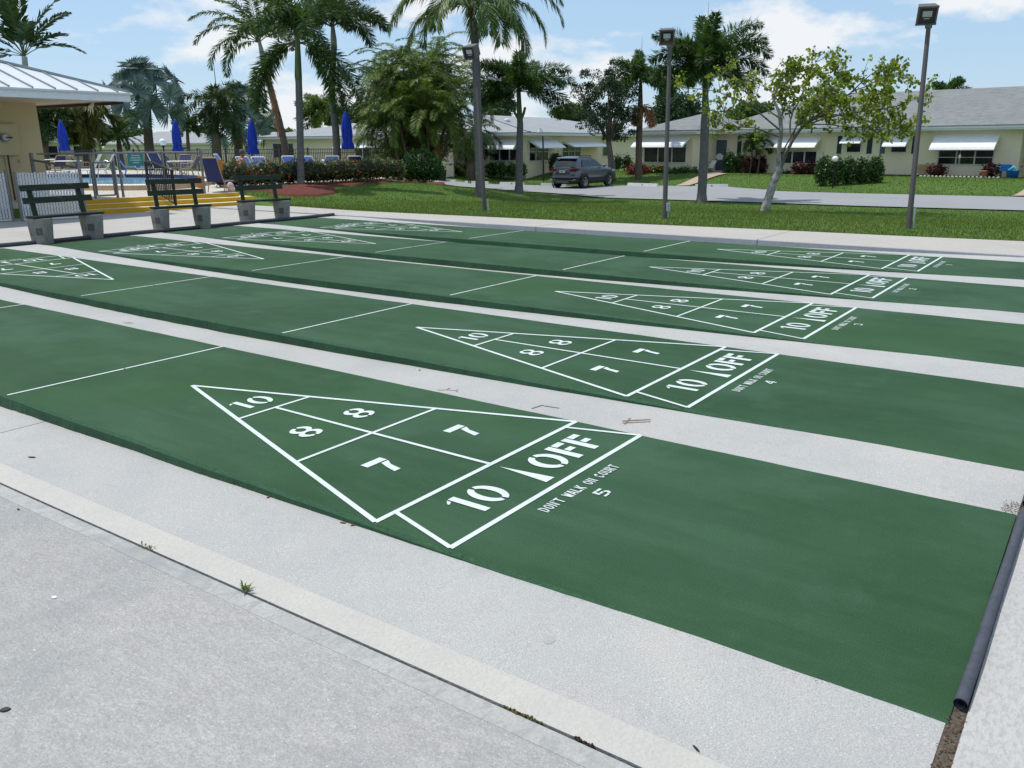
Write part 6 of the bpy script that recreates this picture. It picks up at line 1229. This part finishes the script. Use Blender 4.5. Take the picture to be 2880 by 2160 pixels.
# person sitting behind the hedge end
m_skin=mat('sunburnt skin',(.32,.15,.10),.55,noise=(12,.15)); m_hair=mat('grey hair',(.10,.095,.09),.9,noise=(60,.4)); m_shorts=mat('pink patterned shorts',(.45,.13,.16),.8,noise=(22,.8),c2=(.7,.66,.64))
def person():
    d=30.2; P=at(672,500,d); P[2]=DZ; rz=math.atan2((RV*.75+FV*.65)[1],(RV*.75+FV*.65)[0])
    t=empty('person',P,rz,'shirtless grey haired person in pink shorts sitting hunched behind the left end of the hedge','person')
    # local: x forward, y left, z up; one skinned body
    J={'hip':(0,0,.40,.150),'waist':(.02,0,.55,.150),'chest':(.10,0,.76,.165),'neckb':(.16,0,.92,.085),'neck':(.19,0,.98,.062),'head0':(.21,0,1.04,.085),'head1':(.22,0,1.12,.10),'head2':(.215,0,1.19,.075)}
    vs=[];es=[];rad=[];idx={}
    def jv(n,p,r,par=None): idx[n]=len(vs); vs.append(p); rad.append(r); (es.append((idx[par],idx[n])) if par else None)
    prev=None
    for n_,(x,y,z,r) in J.items(): jv(n_,(x,y,z),r,prev); prev=n_
    for s,k in ((1,'l'),(-1,'r')):
        jv(k+'sh',(.13,s*.17,.87),.075,'chest'); jv(k+'el',(.22,s*.25,.62),.046,k+'sh'); jv(k+'wr',(.42,s*.17,.56),.033,k+'el'); jv(k+'pl',(.50,s*.14,.54),.036,k+'wr')
        for q,(dy,l_) in enumerate(((-.03,.075),(-.01,.09),(.01,.085),(.03,.065))): jv(f'{k}f{q}',(.53,s*.14+dy,.535),.011,k+'pl'); jv(f'{k}g{q}',(.53+l_*.7,s*.14+dy,.51),.009,f'{k}f{q}'); jv(f'{k}h{q}',(.53+l_,s*.14+dy,.48),.008,f'{k}g{q}')
        jv(k+'t0',(.48,s*.14-s*.045,.54),.013,k+'pl'); jv(k+'t1',(.51,s*.14-s*.075,.525),.010,k+'t0')
        jv(k+'hp',(.06,s*.10,.38),.10,'hip'); jv(k+'kn',(.48,s*.13,.42),.068,k+'hp'); jv(k+'ca',(.50,s*.13,.26),.058,k+'kn'); jv(k+'an',(.46,s*.13,.07),.038,k+'ca'); jv(k+'ft',(.56,s*.14,.04),.038,k+'an'); jv(k+'to',(.66,s*.15,.03),.028,k+'ft')
    me=bpy.data.meshes.new('body'); me.from_pydata(vs,es,[]); o=link('body',me,m_skin,t); sk=o.modifiers.new('skin','SKIN'); ss=o.modifiers.new('sub','SUBSURF'); ss.levels=ss.render_levels=1; sk.use_smooth_shade=True
    sv=me.skin_vertices[0].data
    for i,r in enumerate(rad): sv[i].radius=(r,r); sv[i].use_root=(i==0)
    mb=MB(); mb.ball((.205,0,1.145),.108,14,1,.92,1.02); h=mb.build('hair',m_hair,t)
    for s in (1,-1): MB().ball((.235,s*.098,1.10),.028,8,.6,.4,1).build('ear',m_skin,t)
    MB().ball((.325,0,1.095),.022,8,1,.8,1.2).build('nose',m_skin,t)
    for s in (1,-1): MB().ball((.308,s*.036,1.125),.013,8).build('eye',m_in,t)
    mb=MB(); mb.tube([(-.06,0,.33),(.02,0,.42),(.04,0,.50)],[.16,.19,.165],12)
    for s in (1,-1): mb.tube([(.04,s*.10,.39),(.40,s*.13,.42)],[.125,.095],10)
    mb.build('shorts',m_shorts,t); return P,rz
P,rz=person()
m=MB(); t=empty('patio_chair',P,rz,'low pale chair under the shirtless person','chair','chairs round the pool'); MB().box(-.18,.36,-.28,.28,.20,.235).build('seat',m_lblue,t)
MB().hexa([(-.20,-.28,.22),(-.18,-.28,.22),(-.18,.28,.22),(-.20,.28,.22)],[(-.42,-.27,.62),(-.40,-.27,.62),(-.40,.27,.62),(-.42,.27,.62)]).build('backrest',m_lblue,t)
for x in (-.15,.32):
    for y in (-.26,.26): MB().tube([(x,y,.20),(x,y,0)],.018,6).build('leg',m_wfr,t)
bg_=dk_(648,524,25.6); m=MB(); m.ball((0,0,.15),.125,14,1,.8,1.2); tag(place(m.build('beach_bag',m_shorts),bg_),'pink and white patterned beach bag at the top of the steps','bag')
# ================================================================== CAR
def loop(x0,x1,hw,z,n=40,e=4.5,yc=0):
    cx,rx=(x0+x1)/2,(x1-x0)/2; o=[]
    for i in range(n):
        a=2*math.pi*i/n; c,s=math.cos(a),math.sin(a); o.append((cx+rx*math.copysign(abs(c)**(2/e),c),hw*math.copysign(abs(s)**(2/e),s),z))
    return o
def car():
    zr=-.555; RRw=G(1641,529,zr); RRw[2]=zr; best=None
    for th in np.linspace(0,math.pi*2,1440):
        dv=np.array([math.cos(th),math.sin(th),0])
        if dv@FV<0 or dv@RV<0: continue
        q=RRw+dv*2.63; u=1440+FPX*((q-CP)@CR)/((q-CP)@CF)
        if best is None or abs(u-1709)<best[0]: best=(abs(u-1709),th)
    th=best[1]; fw=np.array([math.cos(th),math.sin(th),0]); lf2=np.array([-math.sin(th),math.cos(th),0]); o0=RRw-fw*.86+lf2*.80
    t=empty('parked_car',o0,th,'silver grey compact suv parked nose in at the bungalow behind a white wheel stop','car')
    paint=mat('silver grey car paint',(.13,.15,.18),.22,.55,.5,noise=(3,.05)); clad=mat('black cladding',(.018,.018,.02),.6); gl=mat('car glass',(.012,.015,.018),.05,0,.7); red=mat('red lamp lens',(.16,.008,.010),.2); chrome=mat('chrome trim',(.62,.63,.64),.2,.9); tyre=mat('tyre rubber',(.012,.012,.013),.8); rim=mat('alloy rim',(.30,.31,.32),.3,.8); dk2=mat('wheel well',(.006,.006,.006),.9)
    n=40; lv=[(.10,4.27,.86,.50),(.02,4.35,.90,.60),(.00,4.37,.905,.74),(.03,4.33,.90,.86),(.07,4.16,.885,.96),(.09,3.42,.865,1.03),(.11,3.16,.85,1.07)]
    V=[p for a in lv for p in loop(*a[:3],a[3],n)]; k=len(lv); F=[(i*n+j,i*n+(j+1)%n,(i+1)*n+(j+1)%n,(i+1)*n+j) for i in range(k-1) for j in range(n)]
    mb=MB(); mb.add(V,F,True); mb.add(V[-n:],[tuple(range(n))]); mb.build('body',paint,t)
    lc=[(.20,4.15,.80,.22),(.06,4.30,.885,.28),(.03,4.34,.905,.40),(.06,4.31,.90,.50)]; V=[p for a in lc for p in loop(*a[:3],a[3],n)]; mb=MB(); mb.add(V,[(i*n+j,i*n+(j+1)%n,(i+1)*n+(j+1)%n,(i+1)*n+j) for i in range(3) for j in range(n)],True); mb.add(V[:n],[tuple(range(n))[::-1]]); mb.build('lower_cladding',clad,t)
    lg=[(.11,3.16,.85,1.07),(.36,2.62,.74,1.38),(.50,2.20,.67,1.52),(.62,2.02,.60,1.585),(.9,1.8,.42,1.61)]; V=[p for a in lg for p in loop(*a[:3],a[3],n,4.2)]; k=len(lg); mb=MB(); mb.add(V,[(i*n+j,i*n+(j+1)%n,(i+1)*n+(j+1)%n,(i+1)*n+j) for i in range(k-1) for j in range(n)],True); mb.add(V[-n:],[tuple(range(n))]); mb.build('roof',paint,t)
    def lx(z): zs=[a[3] for a in lg]; return [float(np.interp(z,zs,[a[c_] for a in lg])) for c_ in range(3)]
    # rear window
    mb=MB(); q=[]
    for z in (1.10,1.30,1.46): a=lx(z); q.append([(a[0]-.012+.05*abs(y/(a[2]))**4,y,z) for y in np.linspace(-a[2]*.84,a[2]*.84,7)])
    V=[p for r in q for p in r]; mb.add(V,[(i*7+j,i*7+j+1,(i+1)*7+j+1,(i+1)*7+j) for i in range(2) for j in range(6)],True); mb.build('rear_window',gl,t)
    mb=MB(); a=lx(1.52); mb.hexa([(a[0]-.16,-.60,1.505),(a[0]+.05,-.62,1.50),(a[0]+.05,.62,1.50),(a[0]-.16,.60,1.505)],[(a[0]-.15,-.58,1.53),(a[0]+.10,-.60,1.565),(a[0]+.10,.60,1.565),(a[0]-.15,.58,1.53)]); mb.build('spoiler',paint,t)
    for s in (1,-1):
        for (xa,xb,xc,xd) in ((.62,1.62,1.60,.80),(1.70,2.72,2.12,1.68)):
            mb=MB(); z0,z1=1.10,1.45; h0,h1=lx(z0)[2]+.008,lx(z1)[2]+.008; zm_=1.30; hm=lx(zm_)[2]+.010
            f=(zm_-z0)/(z1-z0); mb.add([(xa,s*h0,z0),(xb,s*h0,z0),(xb+(xc-xb)*f,s*hm,zm_),(xc,s*h1,z1),(xd,s*h1,z1),(xa+(xd-xa)*f,s*hm,zm_)],[(0,1,2,5),(5,2,3,4)]); mb.build('side_window',gl,t)
        MB().tube([(.75,s*.60,1.60),(.95,s*.61,1.645),(1.75,s*.61,1.645),(1.95,s*.60,1.60)],.022,6).build('roof_rail',clad,t)
        m_=MB(); m_.ball((2.72,s*.99,1.12),.12,10,.6,.85,.62); m_.build('side_mirror',paint,t)
        mb=MB(); mb.hexa([(.045,s*.40,.90),(.005+.10,s*.885,.90),(.42,s*.905,.92),(.06,s*.40,.95)],[(.06,s*.40,1.0),(.10,s*.875,1.02),(.36,s*.885,1.0),(.10,s*.40,1.01)]); mb.build('tail_light',red,t)
        mb=MB(); mb.box(3.98,4.30,s*.62 if s>0 else -.80,.80 if s>0 else -.62,.78,.88); mb.build('headlight',m_scr,t)
        for x in (.86,3.49):
            w_=MB(); y=s*.80
            def ringm(mb,prof): 
                nn=28; V=[(x+r*math.cos(2*math.pi*j/nn),y+s*yy,.335+r*math.sin(2*math.pi*j/nn)) for r,yy in prof for j in range(nn)]; mb.add(V,[(i*nn+j,i*nn+(j+1)%nn,(i+1)*nn+(j+1)%nn,(i+1)*nn+j) for i in range(len(prof)-1) for j in range(nn)],True); return mb
            wl=ringm(MB(),[(.02,-.12),(.30,-.12),(.335,-.09),(.335,.075),(.30,.105),(.235,.105)]).build('wheel',tyre,t)
            mb=ringm(MB(),[(.235,.104),(.215,.104),(.21,.05),(.0,.05)])
            for q_ in range(5): a=2*math.pi*q_/5+.3; c_,s_=math.cos(a),math.sin(a); mb.beam((x+.03*c_,y+s*.10,.335+.03*s_),(x+.21*c_,y+s*.10,.335+.21*s_),.05,.02,(0,1,0))
            mb.build('rim',rim,wl)
            mb=ringm(MB(),[(.335,.112),(.43,.114),(.43,.06)]); mb.build('wheel_arch',clad,t)
            ringm(MB(),[(.0,.101),(.34,.108)]) if False else None
    mb=MB(); mb.box(-.012,.03,-.62,.62,.985,1.0); mb.build('chrome_strip',chrome,t)
    mb=MB(); mb.box(-.016,.03,-.17,.17,.80,.92); pl=mb.build('number_plate',mat('pale plate',(.55,.62,.60),.5),t); mb=MB(); mb.box(-.019,-.0162,-.11,.11,.845,.875); mb.build('plate_text',mat('plate green text',(.12,.2,.16),.6),pl)
    mb=MB(); mb.box(.005,.05,-.60,.60,.40,.43); mb.tube([(.03,-.60,.415),(.06,-.74,.46),(.05,-.80,.43)],.018,6); mb.tube([(.03,.60,.415),(.06,.74,.46),(.05,.80,.43)],.018,6); mb.build('bumper_trim',chrome,t)
    mb=MB(); mb.box(-.005,.06,-.38,.38,.30,.37); mb.build('skid_plate',rim,t)
    for s in (1,-1): MB().box(.005,.05,s*.66-.10,s*.66+.10,.64,.68).build('reflector',red,t)
    return t
car()
# wheel stops
m_stop=mat('white wheel stop',(.72,.72,.70),.7,noise=(8,.12)); m_hole=mat('stop bolt hole',(.08,.06,.05),.9)
st=[(1308,516.5,1374,517.5,'white wheel stop left of the floodlight pole, behind the tall slender palm'),(1406,519.5,1474,520.5,'white wheel stop behind the short palm trunk'),(1521,523,1594,523.5,'white wheel stop at the left rear corner of the parked car'),(1766,522,1850,525,'white wheel stop between the far lawn palm and the middle lamp pole'),(1954,526,2048,526.5,'white wheel stop behind the road edge palm trunk')]
for i,(u0,v0,u1,v1,lb) in enumerate(st):
    a=G(u0,v0,-.52);b=G(u1,v1,-.52); zz=float(ground_h(*((a+b)/2)[:2]))+.045; a=G(u0,v0,zz);b=G(u1,v1,zz); Ln=float(np.linalg.norm(b-a)); t=empty('wheel_stop',(a+b)/2,math.atan2(b[1]-a[1],b[0]-a[0]),lb,'wheel stop','white wheel stops'); h=Ln/2
    MB().hexa([(-h,-.09,0),(h,-.09,0),(h,.09,0),(-h,.09,0)],[(-h+.03,-.06,.15),(h-.03,-.06,.15),(h-.03,.06,.15),(-h+.03,.06,.15)]).build('block',m_stop,t); MB().ball((.02,-.085,.08),.035,8,1,.5,1).build('bolt_hole',m_hole,t)
P=GT(1268,512); m=MB(); m.hexa([(-.35,-.09,0),(.35,-.09,0),(.35,.09,0),(-.35,.09,0)],[(-.33,-.06,.13),(.33,-.06,.13),(.33,.06,.13),(-.33,.06,.13)]); tag(place(m.build('wheel_stop',m_stop),P,R(12)),'short white wheel stop at the tip of the red mulch strip','wheel stop','white wheel stops')
P=GT(1243,510); t=empty('waste_bin',P,0,'dark bin with a pale label at the right side of the big green bush','bin'); MB().hexa([(-.16,-.16,0),(.16,-.16,0),(.16,.16,0),(-.16,.16,0)],[(-.2,-.2,.62),(.2,-.2,.62),(.2,.2,.62),(-.2,.2,.62)]).build('bin_body',m_black,t); MB().box(-.21,.21,-.21,.21,.622,.67).build('lid',m_black,t)
# ================================================================== BITS AT THE LONG BUNGALOW
def fpos2(u,v,off_): s_,z_=FR_.px(u,v,off_); return np.array(FR_.p(s_,off_,z_))
m_tub=mat('blue plastic tub',(.01,.11,.42),.4); m_cy=mat('cyan plastic',(.05,.42,.55),.4); m_soil=mat('dark soil bed',(.02,.015,.012),.95,noise=(20,.5))
P=fpos2(2846,501,.9); P[2]=ZR-.05; t=empty('storage_tub',P,math.atan2(FR_.d[1],FR_.d[0]),'round blue plastic tub at the right end of the bungalow','tub'); MB().lathe([(0,0),(.24,0),(.30,.42),(.32,.44),(.29,.44),(.26,.1),(0,.08)],(0,0,0),20).build('tub_body',m_tub,t); MB().tube([(-.18,-.1,.44),(.05,-.14,.60),(.16,-.12,.46)],[.05,.09,.05],8).build('cyan_lid',m_cy,t)
P=fpos2(2826,492,.7); P[2]=ZR-.05; t=empty('hose_reel',P,math.atan2(FR_.d[1],FR_.d[0]),'blue hose box with a coiled green hose beside the blue tub','hose reel'); MB().box(-.22,.22,-.16,.16,.40,.72).build('reel_box',m_tub,t); 
for x in (-.2,.2): MB().box(x-.02,x+.02,-.14,.14,0,.41).build('leg',m_dark,t)
mb=MB()
for k in range(4): mb.tube([(-.35+.02*k+.16*math.cos(a),-.05*k,.40+.36*math.sin(a)) for a in np.linspace(0,6.283,22)],.016,5,False)
mb.build('hose',mat('green hose',(.03,.09,.06),.5),t)
P=fpos2(2768,496,.75); P[2]=ZR-.05; t=empty('flower_pot',P,0,'terracotta pot under the right end of the large window','pot'); MB().lathe([(0,0),(.13,0),(.19,.34),(.21,.36),(.21,.42),(.17,.42),(.14,.1)],(0,0,0),16).build('pot_body',mat('terracotta',(.42,.18,.12),.8,noise=(9,.3)),t)
P=fpos2(2877,498,-.6); P[2]=ZR; c_=chair(P,math.atan2(-FR_.d[1],-FR_.d[0]),'white patio chair in the porch at the right edge',m_wfr,m_wfr,False,1,'chairs at the bungalow doors')
P=fpos2(1998,489,1.6); P[2]=ZR; chair(P,cr+R(200),'pale chair beside the screened front door',m_wfr,m_wfr,False,.8,'chairs at the bungalow doors')
P=fpos2(2702,421,.75); t=empty('wind_chime',P-UZ*.95,0,'white wind chime hanging from the largest right awning','wind chime'); MB().tube([(0,0,.95),(0,0,.70)],.006,5).build('cord',m_white,t); MB().lathe([(0,.72),(.05,.68),(.07,.58),(.03,.50),(0,.48)],(0,0,0),10).build('bell',m_white,t)
for k in range(4): MB().tube([(.03*math.cos(k*1.57),.03*math.sin(k*1.57),.5),(.03*math.cos(k*1.57),.03*math.sin(k*1.57),.2)],.008,5).build('chime_tube',m_steel,t)
o=FR_.box(MB(),FR_.px(2485,490)[0],FR_.px(2812,490)[0],.75,.003,ZR-.2,ZR+.06).build('planting_bed',m_soil); tag(o,'dark soil bed along the foot of the long bungalow wall','soil',kind='structure')
stone=None; s0,s1=FR_.px(2590,497,.85)[0],FR_.px(2808,497,.85)[0]
for k in range(20):
    s_=s0+(s1-s0)*k/19; P=np.array(FR_.p(s_,.86,ZR-.02))
    if stone is None:
        m=MB(); m.ball((0,0,0.02),.085,10,1.05,.7,.9); stone=m.build('edging_stone',mat('pale edging stone',(.55,.53,.48),.9,noise=(12,.2))); o=stone
    else: o=stone.copy(); col.objects.link(o)
    place(o,P,random.uniform(0,1)); tag(o,'small pale rounded stone in the edging row of the soil bed','edging stone','pale stones edging the soil bed')
